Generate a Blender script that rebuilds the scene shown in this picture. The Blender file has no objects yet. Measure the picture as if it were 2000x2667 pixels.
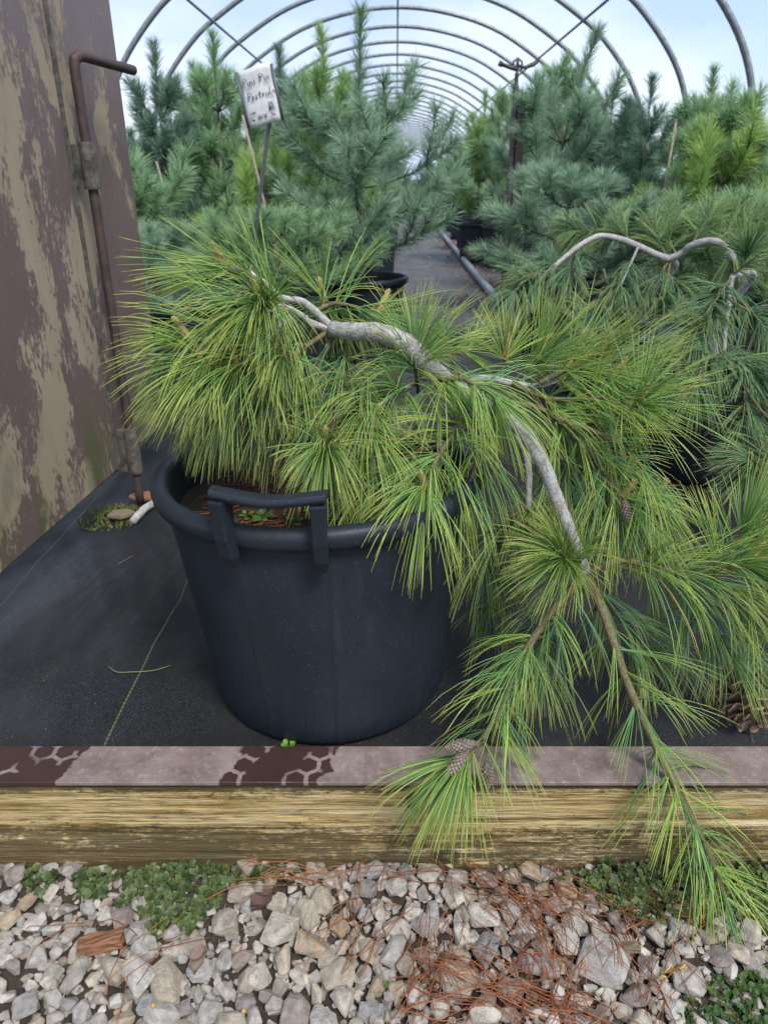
import bpy, bmesh, math, random
import numpy as np
from mathutils import Vector, Matrix, Quaternion

R = math.radians
S = bpy.context.scene
C = S.collection
random.seed(7)

# ------------------------------------------------------------------ camera, sky, sun, exposure
FPX, CXP, CYP = 1900.0, 1000.0, 1333.5          # photo pixels (2000 x 2667)
CAMZ = 0.91
TH = math.atan(868 / FPX)                        # camera pitch (horizon at y=465)
TUN = R(-0.9)                                    # tunnel axis against camera axis
cam = bpy.data.cameras.new('camera')
cam.sensor_fit = 'VERTICAL'; cam.sensor_height = 36; cam.sensor_width = 27
cam.lens = FPX / 2667 * 36
cam.clip_start = 0.02; cam.clip_end = 3000
cam.dof.use_dof = True; cam.dof.focus_distance = 1.28; cam.dof.aperture_fstop = 6.5
camo = bpy.data.objects.new('camera', cam); C.objects.link(camo)
camo.location = (0, 0, CAMZ); camo.rotation_euler = (math.pi / 2 - TH, 0, 0)
S.camera = camo

SUN_EL, SUN_AZ = R(55), R(150)                   # azimuth: 0 = +Y, clockwise
w = bpy.data.worlds.new('World'); S.world = w; w.use_nodes = True
nt = w.node_tree; nt.nodes.clear()
def N(nt, t, **kw):
    n = nt.nodes.new(t)
    for k, v in kw.items():
        if k in ('operation', 'blend_type', 'data_type', 'sky_type', 'sun_disc', 'sun_elevation', 'sun_rotation',
                 'feature', 'distance', 'attribute_name', 'attribute_type', 'noise_dimensions', 'wave_type', 'bands_direction',
                 'wave_profile', 'clamp', 'invert', 'interpolation_type', 'air_density', 'dust_density', 'ozone_density', 'use_clamp'):
            setattr(n, k, v)
        else:
            n.inputs[k.replace('_', ' ')].default_value = v
    return n
sky = N(nt, 'ShaderNodeTexSky', sky_type='NISHITA', sun_disc=False, sun_elevation=SUN_EL, sun_rotation=SUN_AZ, dust_density=1.5)
tc = N(nt, 'ShaderNodeTexCoord')
mp = N(nt, 'ShaderNodeMapping'); mp.inputs['Scale'].default_value = (1, 1, 2.2); mp.inputs['Location'].default_value = (.3, .1, .4)
cl = N(nt, 'ShaderNodeTexNoise', Scale=1.9, Detail=7.0, Roughness=.56)
cr = N(nt, 'ShaderNodeValToRGB')
cr.color_ramp.elements[0].position = .36; cr.color_ramp.elements[0].color = (.62, .62, .62, 1)
cr.color_ramp.elements[1].position = .66; cr.color_ramp.elements[1].color = (1, 1, 1, 1)
cl2 = N(nt, 'ShaderNodeTexNoise', Scale=3.1, Detail=6.0, Roughness=.5)
cr2 = N(nt, 'ShaderNodeValToRGB')
cr2.color_ramp.elements[0].position = .38; cr2.color_ramp.elements[0].color = (2.3, 2.95, 4.6, 1)
cr2.color_ramp.elements[1].position = .64; cr2.color_ramp.elements[1].color = (4.1, 4.4, 5.2, 1)
mx = N(nt, 'ShaderNodeMix', data_type='RGBA')
bg = N(nt, 'ShaderNodeBackground', Strength=0.1)
wo = N(nt, 'ShaderNodeOutputWorld')
L = nt.links.new
L(tc.outputs['Generated'], mp.inputs['Vector']); L(mp.outputs[0], cl.inputs['Vector']); L(mp.outputs[0], cl2.inputs['Vector'])
L(cl.outputs['Fac'], cr.inputs['Fac']); L(cl2.outputs['Fac'], cr2.inputs['Fac'])
L(cr.outputs['Color'], mx.inputs[0]); L(sky.outputs[0], mx.inputs[6]); L(cr2.outputs['Color'], mx.inputs[7])
L(mx.outputs[2], bg.inputs['Color']); L(bg.outputs[0], wo.inputs['Surface'])

sl = bpy.data.lights.new('sun', 'SUN'); sl.energy = 1.5; sl.angle = R(16); sl.color = (1, .98, .95)
so = bpy.data.objects.new('sun', sl); C.objects.link(so)
sd = Vector((math.sin(SUN_AZ) * math.cos(SUN_EL), math.cos(SUN_AZ) * math.cos(SUN_EL), math.sin(SUN_EL)))
so.rotation_euler = (-sd).to_track_quat('-Z', 'Y').to_euler(); so.location = (0, 0, 20)

S.view_settings.view_transform = 'Standard'; S.view_settings.look = 'None'
S.view_settings.exposure = 1.33; S.view_settings.gamma = 1
S.cycles.use_denoising = True
S.cycles.max_bounces = 6; S.cycles.diffuse_bounces = 3; S.cycles.glossy_bounces = 2
S.cycles.transmission_bounces = 3; S.cycles.transparent_max_bounces = 4
S.cycles.use_adaptive_sampling = True; S.cycles.adaptive_threshold = 0.02

# ------------------------------------------------------------------ pixel -> place
ct, st = math.cos(TH), math.sin(TH)
def ray(x, y):
    u = (x - CXP) / FPX; v = (CYP - y) / FPX
    return Vector((u, v * st + ct, v * ct - st))
def at(x, y, Y):
    d = ray(x, y); d = d * (Y / d.y)
    return Vector((d.x, d.y, d.z + CAMZ))
def onz(x, y, z):
    d = ray(x, y); d = d * ((z - CAMZ) / d.z)
    return Vector((d.x, d.y, d.z + CAMZ))
def depth(p): return p.y * ct - (p.z - CAMZ) * st
def tun(x, y, z): return Vector((x * math.cos(TUN) - y * math.sin(TUN), x * math.sin(TUN) + y * math.cos(TUN), z))

# ------------------------------------------------------------------ object helpers
def tag(o, label=None, cat=None, group=None, kind=None):
    if label: o['label'] = label
    if cat: o['category'] = cat
    if group: o['group'] = group
    if kind: o['kind'] = kind
    return o
def empty(name, loc=(0, 0, 0), rz=0, label=None, cat=None, group=None):
    o = bpy.data.objects.new(name, None); C.objects.link(o); o.location = loc; o.rotation_euler = (0, 0, rz)
    o.empty_display_size = .05
    return tag(o, label, cat, group)
def link(name, me, parent=None, mat=None):
    o = bpy.data.objects.new(name, me); C.objects.link(o)
    if mat is not None and len(me.materials) == 0: me.materials.append(mat)
    if parent: o.parent = parent
    return o
def copy_tree(o, parent=None):
    c = o.copy(); C.objects.link(c); c.parent = parent
    for ch in o.children: copy_tree(ch, c)
    return c

class MB:
    def __init__(s): s.v = []; s.f = []; s.c = []; s.n = 0
    def add(s, v, f, col=None):
        v = np.asarray(v, float).reshape(-1, 3)
        s.v.append(v)
        if isinstance(f, list) and isinstance(f[0], tuple): f = np.array(f)
        for a in (f if isinstance(f, list) else [f]):
            s.f.append(np.asarray(a, int) + s.n)
        if col is None: col = np.ones((len(v), 3))
        col = np.asarray(col, float)
        if col.ndim == 1: col = np.tile(col, (len(v), 1))
        s.c.append(col); s.n += len(v)
    def mesh(s, name, mat=None, smooth=True, color=True):
        me = bpy.data.meshes.new(name)
        v = np.concatenate(s.v); me.vertices.add(len(v)); me.vertices.foreach_set('co', v.ravel().astype(np.float32))
        tot = np.concatenate([np.full(len(a), a.shape[1]) for a in s.f if len(a)])
        li = np.concatenate([a.ravel() for a in s.f if len(a)])
        me.loops.add(len(li)); me.loops.foreach_set('vertex_index', li.astype(np.int32))
        me.polygons.add(len(tot))
        me.polygons.foreach_set('loop_start', np.concatenate([[0], np.cumsum(tot)[:-1]]).astype(np.int32))
        me.polygons.foreach_set('use_smooth', np.full(len(tot), smooth))
        me.update(calc_edges=True); me.validate()
        if color:
            a = me.color_attributes.new('Col', 'FLOAT_COLOR', 'POINT')
            c = np.concatenate(s.c); c4 = np.ones((len(c), 4), np.float32); c4[:, :3] = c
            a.data.foreach_set('color', c4.ravel())
        if mat: me.materials.append(mat)
        return me
    def obj(s, name, mat, parent=None, smooth=True, color=True):
        return link(name, s.mesh(name, mat, smooth, color), parent)
    def box(s, a, b, col=None):
        (x0, y0, z0), (x1, y1, z1) = a, b
        v = [(x0, y0, z0), (x1, y0, z0), (x1, y1, z0), (x0, y1, z0), (x0, y0, z1), (x1, y0, z1), (x1, y1, z1), (x0, y1, z1)]
        s.add(v, [(0, 3, 2, 1), (4, 5, 6, 7), (0, 1, 5, 4), (1, 2, 6, 5), (2, 3, 7, 6), (3, 0, 4, 7)], col)
    def tube(s, pts, rad, n=8, col=None, caps=True):
        P = np.array([tuple(p) for p in pts], float); K = len(P)
        r = np.broadcast_to(np.asarray(rad, float), (K,))
        T = np.gradient(P, axis=0); T /= np.linalg.norm(T, axis=1)[:, None] + 1e-12
        ref = np.array([0, 0, 1.]) if abs(T[0][2]) < .9 else np.array([1., 0, 0])
        U = np.zeros_like(P); u = ref
        for i in range(K):
            u = u - T[i] * np.dot(u, T[i]); u /= np.linalg.norm(u) + 1e-12; U[i] = u
        W = np.cross(T, U)
        a = np.arange(n) * 2 * np.pi / n
        V = P[:, None] + r[:, None, None] * (np.cos(a)[None, :, None] * U[:, None] + np.sin(a)[None, :, None] * W[:, None])
        i = np.arange(K - 1)[:, None] * n; j = np.arange(n)[None]; j2 = (j + 1) % n
        F = np.stack([i + j, i + j2, i + n + j2, i + n + j], -1).reshape(-1, 4)
        fs = [F]
        if caps: fs += [np.arange(n)[::-1][None], (np.arange(n) + (K - 1) * n)[None]]
        s.add(V.reshape(-1, 3), fs, col)

def smooth_path(pts, n=24):
    P = [Vector(p) for p in pts]
    if len(P) == 2: return [P[0].lerp(P[1], t / (n - 1)) for t in range(n)]
    Q = [P[0] * 2 - P[1]] + P + [P[-1] * 2 - P[-2]]
    seg = len(P) - 1; out = []
    for k in range(n):
        t = k / (n - 1) * seg; i = min(int(t), seg - 1); u = t - i
        a, b, c, d = Q[i], Q[i + 1], Q[i + 2], Q[i + 3]
        out.append(.5 * ((2 * b) + (c - a) * u + (2 * a - 5 * b + 4 * c - d) * u * u + (3 * b - a - 3 * c + d) * u ** 3))
    return out

def lathe(prof, n=64):
    P = np.array(prof, float); K = len(P); a = np.arange(n) * 2 * np.pi / n
    V = np.stack([P[:, 0][:, None] * np.cos(a), P[:, 0][:, None] * np.sin(a), np.repeat(P[:, 1][:, None], n, 1)], -1)
    i = np.arange(K - 1)[:, None] * n; j = np.arange(n)[None]; j2 = (j + 1) % n
    return V.reshape(-1, 3), np.stack([i + j, i + j2, i + n + j2, i + n + j], -1).reshape(-1, 4)

def vnoise(p, seed=0, oct=4):
    """cheap smooth pseudo-noise from summed sines, p (...,k)"""
    rg = np.random.RandomState(seed); p = np.asarray(p, float); out = 0; amp = 1; tot = 0; fr = 1.0
    for o in range(oct):
        acc = 0
        for q in range(4):
            d = rg.normal(size=p.shape[-1]); d /= np.linalg.norm(d)
            acc = acc + np.sin((p @ d) * fr * (1 + .3 * rg.rand()) * 2 * np.pi + rg.rand() * 7 + 1.7 * np.sin((p @ np.roll(d, 1)) * fr * 2.1 + rg.rand() * 6))
        out = out + acc / 4 * amp; tot += amp; amp *= .55; fr *= 2.1
    return out / tot

# ------------------------------------------------------------------ materials
def mat(name):
    m = bpy.data.materials.new(name); m.use_nodes = True
    nt = m.node_tree; b = nt.nodes['Principled BSDF']
    return m, nt, b
def lk(nt, a, b): nt.links.new(a, b)
def ramp(nt, src, *stops):
    r = N(nt, 'ShaderNodeValToRGB'); e = r.color_ramp.elements
    while len(e) < len(stops): e.new(.5)
    for q, (p, c) in zip(e, stops):
        q.position = p; q.color = (*c, 1) if hasattr(c, '__len__') else (c, c, c, 1)
    if src is not None: lk(nt, src, r.inputs[0])
    return r.outputs[0]
def noise(nt, co, scale, det=5, rough=.55, dist=0, vec=None):
    n = N(nt, 'ShaderNodeTexNoise', Scale=scale, Detail=det, Roughness=rough, Distortion=dist)
    if vec:
        m = N(nt, 'ShaderNodeMapping'); m.inputs['Scale'].default_value = vec; lk(nt, co, m.inputs[0]); co = m.outputs[0]
    lk(nt, co, n.inputs['Vector']); return n.outputs['Fac']
def mixc(nt, f, a, b, bt='MIX'):
    m = N(nt, 'ShaderNodeMix', data_type='RGBA', blend_type=bt)
    for s_, i in ((f, 0), (a, 6), (b, 7)):
        if hasattr(s_, 'links'): lk(nt, s_, m.inputs[i])
        else: m.inputs[i].default_value = (*s_, 1) if hasattr(s_, '__len__') else s_
    return m.outputs[2]
def mth(nt, op, a, b=None, clamp=False):
    m = N(nt, 'ShaderNodeMath', operation=op, use_clamp=clamp)
    for s_, i in ((a, 0), (b, 1)):
        if s_ is None: continue
        if hasattr(s_, 'links'): lk(nt, s_, m.inputs[i])
        else: m.inputs[i].default_value = s_
    return m.outputs[0]
def bump(nt, b, h, strength=.5, dist=.01):
    n = N(nt, 'ShaderNodeBump', Strength=strength, Distance=dist); lk(nt, h, n.inputs['Height']); lk(nt, n.outputs[0], b.inputs['Normal'])
def objco(nt): return N(nt, 'ShaderNodeTexCoord').outputs['Object']

def m_leaf(name, rough=.45, trans=.3, spec=.4):
    m, nt, b = mat(name)
    a = N(nt, 'ShaderNodeVertexColor'); a.layer_name = 'Col'
    lk(nt, a.outputs[0], b.inputs['Base Color']); b.inputs['Roughness'].default_value = rough
    b.inputs['Specular IOR Level'].default_value = spec
    t = N(nt, 'ShaderNodeBsdfTranslucent'); lk(nt, a.outputs[0], t.inputs[0])
    x = N(nt, 'ShaderNodeMixShader'); x.inputs[0].default_value = trans
    lk(nt, b.outputs[0], x.inputs[1]); lk(nt, t.outputs[0], x.inputs[2])
    lk(nt, x.outputs[0], nt.nodes['Material Output'].inputs[0])
    return m
def m_col(name, rough=.8, bscale=60, bstr=.3, var=.25, spec=.3):
    m, nt, b = mat(name); co = objco(nt)
    a = N(nt, 'ShaderNodeVertexColor'); a.layer_name = 'Col'
    n = noise(nt, co, bscale, 6, .6)
    k = ramp(nt, n, (.25, 1 - var), (.75, 1 + var))
    lk(nt, mixc(nt, 1.0, a.outputs[0], k, 'MULTIPLY'), b.inputs['Base Color'])
    b.inputs['Roughness'].default_value = rough; b.inputs['Specular IOR Level'].default_value = spec
    bump(nt, b, n, bstr, .003)
    return m
M = {}
M['needle'] = m_leaf('needle', .42, .25)
M['needle_far'] = m_leaf('needle_far', .55, .3, .25)
M['leaf'] = m_leaf('leaf', .5, .3)
M['dry'] = m_leaf('dry_needle', .6, .1)
M['soft'] = m_col('soft', .8, 300, .3, .2)

def mk_bark(name, c1, c2, sc=(60, 60, 14)):
    m, nt, b = mat(name); co = objco(nt)
    n = noise(nt, co, 55, 7, .7, .6); n2 = noise(nt, co, 210, 4, .7)
    c = ramp(nt, n, (.3, c1), (.7, c2))
    lk(nt, mixc(nt, .6, c, ramp(nt, n2, (.36, .35), (.56, 1.0)), 'MULTIPLY'), b.inputs['Base Color'])
    b.inputs['Roughness'].default_value = .85; b.inputs['Specular IOR Level'].default_value = .2
    bump(nt, b, mth(nt, 'ADD', n, mth(nt, 'MULTIPLY', n2, .5)), .9, .006)
    return m
M['bark_grey'] = mk_bark('bark_grey', (.27, .255, .225), (.60, .58, .545))
M['bark_twig'] = mk_bark('bark_twig', (.13, .11, .05), (.26, .23, .12))
M['bark_brown'] = mk_bark('bark_brown', (.07, .05, .035), (.17, .13, .09))
M['stick'] = mk_bark('dry_stick', (.25, .20, .13), (.5, .43, .33))

# pot plastic
m, nt, b = mat('pot_plastic'); co = objco(nt)
sp = noise(nt, co, 330, 2, .5); st1 = noise(nt, co, 1, 4, .6, 0, (22, 22, 2.2)); big = noise(nt, co, 5, 5, .6)
c = ramp(nt, big, (.3, (.010, .0145, .020)), (.75, (.021, .028, .037)))
c = mixc(nt, ramp(nt, sp, (.64, 0.0), (.74, .5)), c, (.12, .13, .145))
c = mixc(nt, ramp(nt, st1, (.62, 0.0), (.8, .25)), c, (.07, .075, .08))
lk(nt, c, b.inputs['Base Color'])
lk(nt, ramp(nt, st1, (.3, .42), (.7, .6)), b.inputs['Roughness']); b.inputs['Specular IOR Level'].default_value = .32
bump(nt, b, noise(nt, co, 700, 2), .12, .001); M['pot'] = m

# soil
m, nt, b = mat('potting_soil'); co = objco(nt)
n = noise(nt, co, 90, 8, .7)
lk(nt, ramp(nt, n, (.3, (.012, .008, .006)), (.6, (.05, .032, .02)), (.8, (.11, .075, .045))), b.inputs['Base Color'])
b.inputs['Roughness'].default_value = .95; bump(nt, b, n, 1, .01); M['soil'] = m

# damp earth under the gravel / ground
m, nt, b = mat('earth'); co = objco(nt)
n = noise(nt, co, 40, 8, .7); g = noise(nt, co, .35, 4)
c = ramp(nt, n, (.3, (.028, .020, .014)), (.7, (.09, .068, .048)))
far = N(nt, 'ShaderNodeSeparateXYZ'); lk(nt, co, far.inputs[0])
gm = ramp(nt, mth(nt, 'MULTIPLY', mth(nt, 'ABSOLUTE', far.outputs[0]), .3), (.99, 0.0), (1.0, 1.0))
grass = ramp(nt, n, (.3, (.03, .05, .015)), (.7, (.07, .10, .03)))
gr = mth(nt, 'MULTIPLY', gm, ramp(nt, g, (.35, 0.2), (.6, 1.0)))
lk(nt, mixc(nt, gr, c, grass), b.inputs['Base Color']); b.inputs['Roughness'].default_value = .95; bump(nt, b, n, .8, .02); M['earth'] = m

# woven ground cloth
m, nt, b = mat('woven_cloth'); co = objco(nt)
sx = N(nt, 'ShaderNodeSeparateXYZ'); lk(nt, co, sx.inputs[0])
wx = mth(nt, 'SINE', mth(nt, 'MULTIPLY', sx.outputs[0], 2 * math.pi / .0060))
wy = mth(nt, 'SINE', mth(nt, 'MULTIPLY', sx.outputs[1], 2 * math.pi / .0052))
wv = mth(nt, 'MULTIPLY', wx, wy)
rag = noise(nt, co, 260, 3, .6)
wet = noise(nt, co, 1, 5, .6, .5, (5, 2.2, 1))
c = ramp(nt, wet, (.3, (.004, .005, .006)), (.7, (.011, .012, .014)))
c = mixc(nt, ramp(nt, mth(nt, 'ADD', rag, mth(nt, 'MULTIPLY', wv, .12)), (.52, 0.0), (.78, .75)), c, (.062, .062, .064))
dust = noise(nt, co, 1, 6, .62, .3, (3.5, 2.0, 1))
c = mixc(nt, ramp(nt, dust, (.46, 0.0), (.68, .6)), c, (.036, .033, .026))
dust_sheen = mth(nt, 'MULTIPLY', ramp(nt, mth(nt, 'MULTIPLY', mth(nt, 'SUBTRACT', sx.outputs[1], 2.6), .3), (.0, 0.0), (1.0, 1.0)), ramp(nt, dust, (.2, .75), (.6, 1.0)))
c = mixc(nt, dust_sheen, c, mixc(nt, rag, (.085, .082, .082), (.15, .145, .145)))  # far cloth paler: grazing sky sheen put into the colour, plus dry path dust
spk = N(nt, 'ShaderNodeTexVoronoi', Scale=85.0); lk(nt, co, spk.inputs['Vector'])
c = mixc(nt, mth(nt, 'MULTIPLY', ramp(nt, spk.outputs['Distance'], (.05, .9), (.11, 0.0)), ramp(nt, noise(nt, co, 9, 3), (.52, 0.0), (.6, 1.0))), c, (.30, .30, .27))
# coloured tracer yarns every 0.42 m
jog = mth(nt, 'MULTIPLY', mth(nt, 'SUBTRACT', noise(nt, co, 1, 2, .5, 0, (0, 1.4, 0)), .5), .05)
xs = mth(nt, 'ADD', mth(nt, 'ADD', sx.outputs[0], jog), .92 + .21 + 4.2)
fx = mth(nt, 'ABSOLUTE', mth(nt, 'SUBTRACT', mth(nt, 'MODULO', xs, .42), .21))
dash = mth(nt, 'SINE', mth(nt, 'MULTIPLY', sx.outputs[1], 2 * math.pi / .011))
line = mth(nt, 'MULTIPLY', ramp(nt, mth(nt, 'MULTIPLY', fx, 100), (.13, 1.0), (.22, 0.0)), ramp(nt, dash, (.15, .45), (.6, 1.0)))
c = mixc(nt, mth(nt, 'MULTIPLY', line, .8), c, (.15, .24, .08))
lk(nt, c, b.inputs['Base Color'])
lk(nt, ramp(nt, wet, (.40, .62), (.60, .26)), b.inputs['Roughness']); b.inputs['Specular IOR Level'].default_value = .27
h = mth(nt, 'ADD', mth(nt, 'MULTIPLY', wv, .45), rag)
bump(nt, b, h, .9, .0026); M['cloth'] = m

# rusty painted sill bar with wet patches and honeycomb print
m, nt, b = mat('rusty_sill'); co = objco(nt)
n1 = noise(nt, co, 14, 6, .6); n2 = noise(nt, co, 75, 6, .72); n3 = noise(nt, co, 4, 3)
c = ramp(nt, n1, (.3, (.115, .080, .068)), (.7, (.25, .195, .175)))
c = mixc(nt, ramp(nt, n2, (.52, 0.0), (.7, .6)), c, (.36, .315, .285))
c = mixc(nt, ramp(nt, noise(nt, co, 110, 4, .7), (.28, .6), (.42, 0.0)), c, (.07, .045, .035))
c = mixc(nt, ramp(nt, noise(nt, co, 30, 5, .6), (.60, 0.0), (.72, .7)), c, (.26, .115, .055))
sx = N(nt, 'ShaderNodeSeparateXYZ'); lk(nt, co, sx.inputs[0])
wob = mth(nt, 'MULTIPLY', mth(nt, 'SUBTRACT', noise(nt, co, 30, 4), .5), .05)
X = mth(nt, 'ADD', sx.outputs[0], wob)
skew = mth(nt, 'ADD', X, mth(nt, 'MULTIPLY', sx.outputs[1], -.35))
def band(x0, x1):
    return mth(nt, 'MULTIPLY', ramp(nt, mth(nt, 'MULTIPLY_ADD' if False else 'ADD', mth(nt, 'MULTIPLY', mth(nt, 'SUBTRACT', skew, x0), 250), .5), (.0, 0.0), (1.0, 1.0)),
               ramp(nt, mth(nt, 'ADD', mth(nt, 'MULTIPLY', mth(nt, 'SUBTRACT', x1, skew), 250), .5), (.0, 0.0), (1.0, 1.0)))
wetm = mth(nt, 'MAXIMUM', band(-1.4, -.865), band(-.595, -.425))
# hexagon cells
hs = 27.0
def hexd(ox, oy):
    px = mth(nt, 'ADD', mth(nt, 'MULTIPLY', sx.outputs[0], hs), 60.0 + ox); py = mth(nt, 'ADD', mth(nt, 'MULTIPLY', sx.outputs[1], hs), 60.0 + oy)
    ax = mth(nt, 'ABSOLUTE', mth(nt, 'SUBTRACT', mth(nt, 'MODULO', px, 1.0), .5)); ay = mth(nt, 'ABSOLUTE', mth(nt, 'SUBTRACT', mth(nt, 'MODULO', py, 1.732), .866))
    return mth(nt, 'MAXIMUM', ax, mth(nt, 'ADD', mth(nt, 'MULTIPLY', ax, .5), mth(nt, 'MULTIPLY', ay, .866)))
hx = mth(nt, 'MINIMUM', hexd(0, 0), hexd(.5, .866))
hx = mth(nt, 'ADD', hx, mth(nt, 'MULTIPLY', mth(nt, 'SUBTRACT', noise(nt, co, 120, 2), .5), .10))
dry = mth(nt, 'MULTIPLY', ramp(nt, hx, (.38, 0.0), (.42, 1.0)), ramp(nt, noise(nt, co, 11, 2, .5), (.50, 0.0), (.53, 1.0)))
wetm = mth(nt, 'MULTIPLY', wetm, mth(nt, 'SUBTRACT', 1.0, dry))
c = mixc(nt, wetm, c, mixc(nt, n1, (.030, .016, .013), (.062, .034, .028)))
lk(nt, c, b.inputs['Base Color'])
lk(nt, mixc(nt, wetm, (.68, .68, .68), (.22, .22, .22)), b.inputs['Roughness'])
bump(nt, b, n2, .6, .002); M['sill'] = m

# weathered timber, moss towards its own damp areas
m, nt, b = mat('weathered_timber'); co = objco(nt)
sx = N(nt, 'ShaderNodeSeparateXYZ'); lk(nt, co, sx.inputs[0])
gr1 = noise(nt, co, 1, 8, .68, .6, (3.0, 75, 75)); gr2 = noise(nt, co, 1, 6, .72, .3, (10, 260, 260)); pat = noise(nt, co, 1, 5, .6, .3, (2.2, 9, 9))
c = ramp(nt, gr1, (.28, (.15, .075, .022)), (.38, (.42, .27, .085)), (.49, (.66, .49, .21)), (.68, (.76, .64, .42)))
c = mixc(nt, .85, c, ramp(nt, gr2, (.32, .28), (.55, 1.0), (.7, 1.2)), 'MULTIPLY')
c = mixc(nt, ramp(nt, noise(nt, co, 1, 4, .6, .4, (4, 40, 40)), (.55, 0.0), (.7, .5)), c, (.42, .31, .09))
crk = noise(nt, co, 1, 5, .6, .15, (1.6, 95, 95))
crk = mth(nt, 'ABSOLUTE', mth(nt, 'SUBTRACT', crk, .5))
c = mixc(nt, ramp(nt, crk, (.0, .85), (.022, 0.0)), c, (.06, .035, .015))
mo1 = noise(nt, co, 1, 8, .72, .4, (6, 24, 24)); mo2 = noise(nt, co, 220, 4, .7)
# damp zones: low on the beam, and under the sill bar's lip
zlow = ramp(nt, mth(nt, 'MULTIPLY', mth(nt, 'ADD', sx.outputs[2], .215), 5), (.0, .95), (.48, .62), (.64, .05), (.82, .0), (.90, .45), (.98, 1.0))
xv = ramp(nt, noise(nt, co, 1, 4, .6, 0, (1.6, .1, .1)), (.3, .15), (.65, .62))
mf = mth(nt, 'ADD', mth(nt, 'ADD', mth(nt, 'MULTIPLY', mo1, .9), mth(nt, 'MULTIPLY', zlow, .44)), mth(nt, 'MULTIPLY', mth(nt, 'SUBTRACT', xv, .4), .45))
mf = mth(nt, 'ADD', mf, mth(nt, 'MULTIPLY', mth(nt, 'SUBTRACT', gr1, .5), -.5))
mf = mth(nt, 'ADD', mf, mth(nt, 'MULTIPLY', mth(nt, 'SUBTRACT', noise(nt, co, 1, 6, .75, .2, (60, 150, 150)), .5), .85))
mask = ramp(nt, mf, (.62, 0.0), (.76, .85))
mossc = mixc(nt, mo2, (.014, .012, .007), (.10, .085, .030))
mossc = mixc(nt, ramp(nt, pat, (.42, 0.0), (.6, .85)), mossc, mixc(nt, gr2, (.035, .022, .010), (.20, .135, .06)))
c = mixc(nt, mask, c, mossc)
# the knot
for kx, kz, kr in ((.068, -.052, .030), (.11, -.185, .022)):
    dx = mth(nt, 'MULTIPLY', mth(nt, 'SUBTRACT', sx.outputs[0], kx), .8); dz = mth(nt, 'SUBTRACT', sx.outputs[2], kz)
    d = mth(nt, 'SQRT', mth(nt, 'ADD', mth(nt, 'MULTIPLY', dx, dx), mth(nt, 'MULTIPLY', dz, dz)))
    d = mth(nt, 'ADD', d, mth(nt, 'MULTIPLY', mth(nt, 'SUBTRACT', mo1, .5), .02))
    c = mixc(nt, ramp(nt, mth(nt, 'MULTIPLY', d, 1 / kr), (.10, 0.2), (.35, .9), (.7, .9), (1.1, 0.0)), c, mixc(nt, mo2, (.025, .02, .01), (.09, .08, .03)))
lk(nt, c, b.inputs['Base Color']); b.inputs['Roughness'].default_value = .85; b.inputs['Specular IOR Level'].default_value = .2
hh = mth(nt, 'ADD', mth(nt, 'ADD', gr1, mth(nt, 'MULTIPLY', gr2, .4)), mth(nt, 'MULTIPLY', mo2, .3))
bump(nt, b, hh, 1.0, .010); M['timber'] = m

# stones
m, nt, b = mat('limestone'); oi = N(nt, 'ShaderNodeObjectInfo'); gc = N(nt, 'ShaderNodeTexCoord').outputs['Object']
va = N(nt, 'ShaderNodeVertexColor'); va.layer_name = 'Col'
off = N(nt, 'ShaderNodeVectorMath', operation='ADD'); lk(nt, gc, off.inputs[0])
cx = N(nt, 'ShaderNodeCombineXYZ'); rr = mth(nt, 'MULTIPLY', oi.outputs['Random'], 40); lk(nt, rr, cx.inputs[0]); lk(nt, rr, cx.inputs[1]); lk(nt, cx.outputs[0], off.inputs[1])
co = off.outputs[0]
n1 = noise(nt, co, 1.6, 6, .6); n2 = noise(nt, co, 7, 7, .68)
base = ramp(nt, oi.outputs['Random'], (.0, (.42, .385, .33)), (.22, (.35, .34, .325)), (.42, (.47, .435, .375)), (.6, (.37, .32, .25)), (.74, (.28, .275, .27)), (.82, (.50, .475, .43)), (.90, (.36, .27, .17)), (.95, (.25, .23, .22)), (1.0, (.27, .20, .17)))
c = mixc(nt, .8, base, ramp(nt, n1, (.32, .5), (.62, 1.15)), 'MULTIPLY')
c = mixc(nt, ramp(nt, n2, (.55, 0.0), (.75, .4)), c, (.22, .19, .15))
c = mixc(nt, ramp(nt, noise(nt, co, 3.5, 4), (.64, 0.0), (.74, .45)), c, (.16, .15, .07))
c = mixc(nt, 1.0, c, va.outputs[0], 'MULTIPLY')
c = mixc(nt, 1.0, c, (1.22, 1.2, 1.16), 'MULTIPLY')
lk(nt, c, b.inputs['Base Color']); b.inputs['Roughness'].default_value = .82; b.inputs['Specular IOR Level'].default_value = .25
bump(nt, b, n2, .55, .08); M['stone'] = m

# peeling door paint
m, nt, b = mat('peeling_paint'); co = objco(nt)
vz = noise(nt, co, 1, 6, .6, .3, (4.2, 4.2, 2.1)); fine = noise(nt, co, 1, 7, .75, .3, (85, 85, 38)); dirt = noise(nt, co, 1, 6, .65, .2, (9, 9, 3)); mic = noise(nt, co, 1, 5, .7, 0, (75, 75, 50))
f = mth(nt, 'ADD', vz, mth(nt, 'MULTIPLY', mth(nt, 'SUBTRACT', fine, .5), .42))
mask = ramp(nt, f, (.525, 0.0), (.55, 1.0))
tan = mixc(nt, dirt, (.24, .185, .115), (.40, .325, .22))
tan = mixc(nt, ramp(nt, noise(nt, co, 1, 5, .6, 0, (6, 6, 3)), (.60, 0.0), (.72, .55)), tan, (.10, .105, .10))
brn = mixc(nt, dirt, (.105, .068, .060), (.19, .138, .125))
flk = ramp(nt, mic, (.60, 0.0), (.66, .8))
brn = mixc(nt, flk, brn, (.26, .21, .15))
tan = mixc(nt, ramp(nt, mic, (.30, .75), (.37, 0.0)), tan, (.11, .078, .065))
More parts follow.
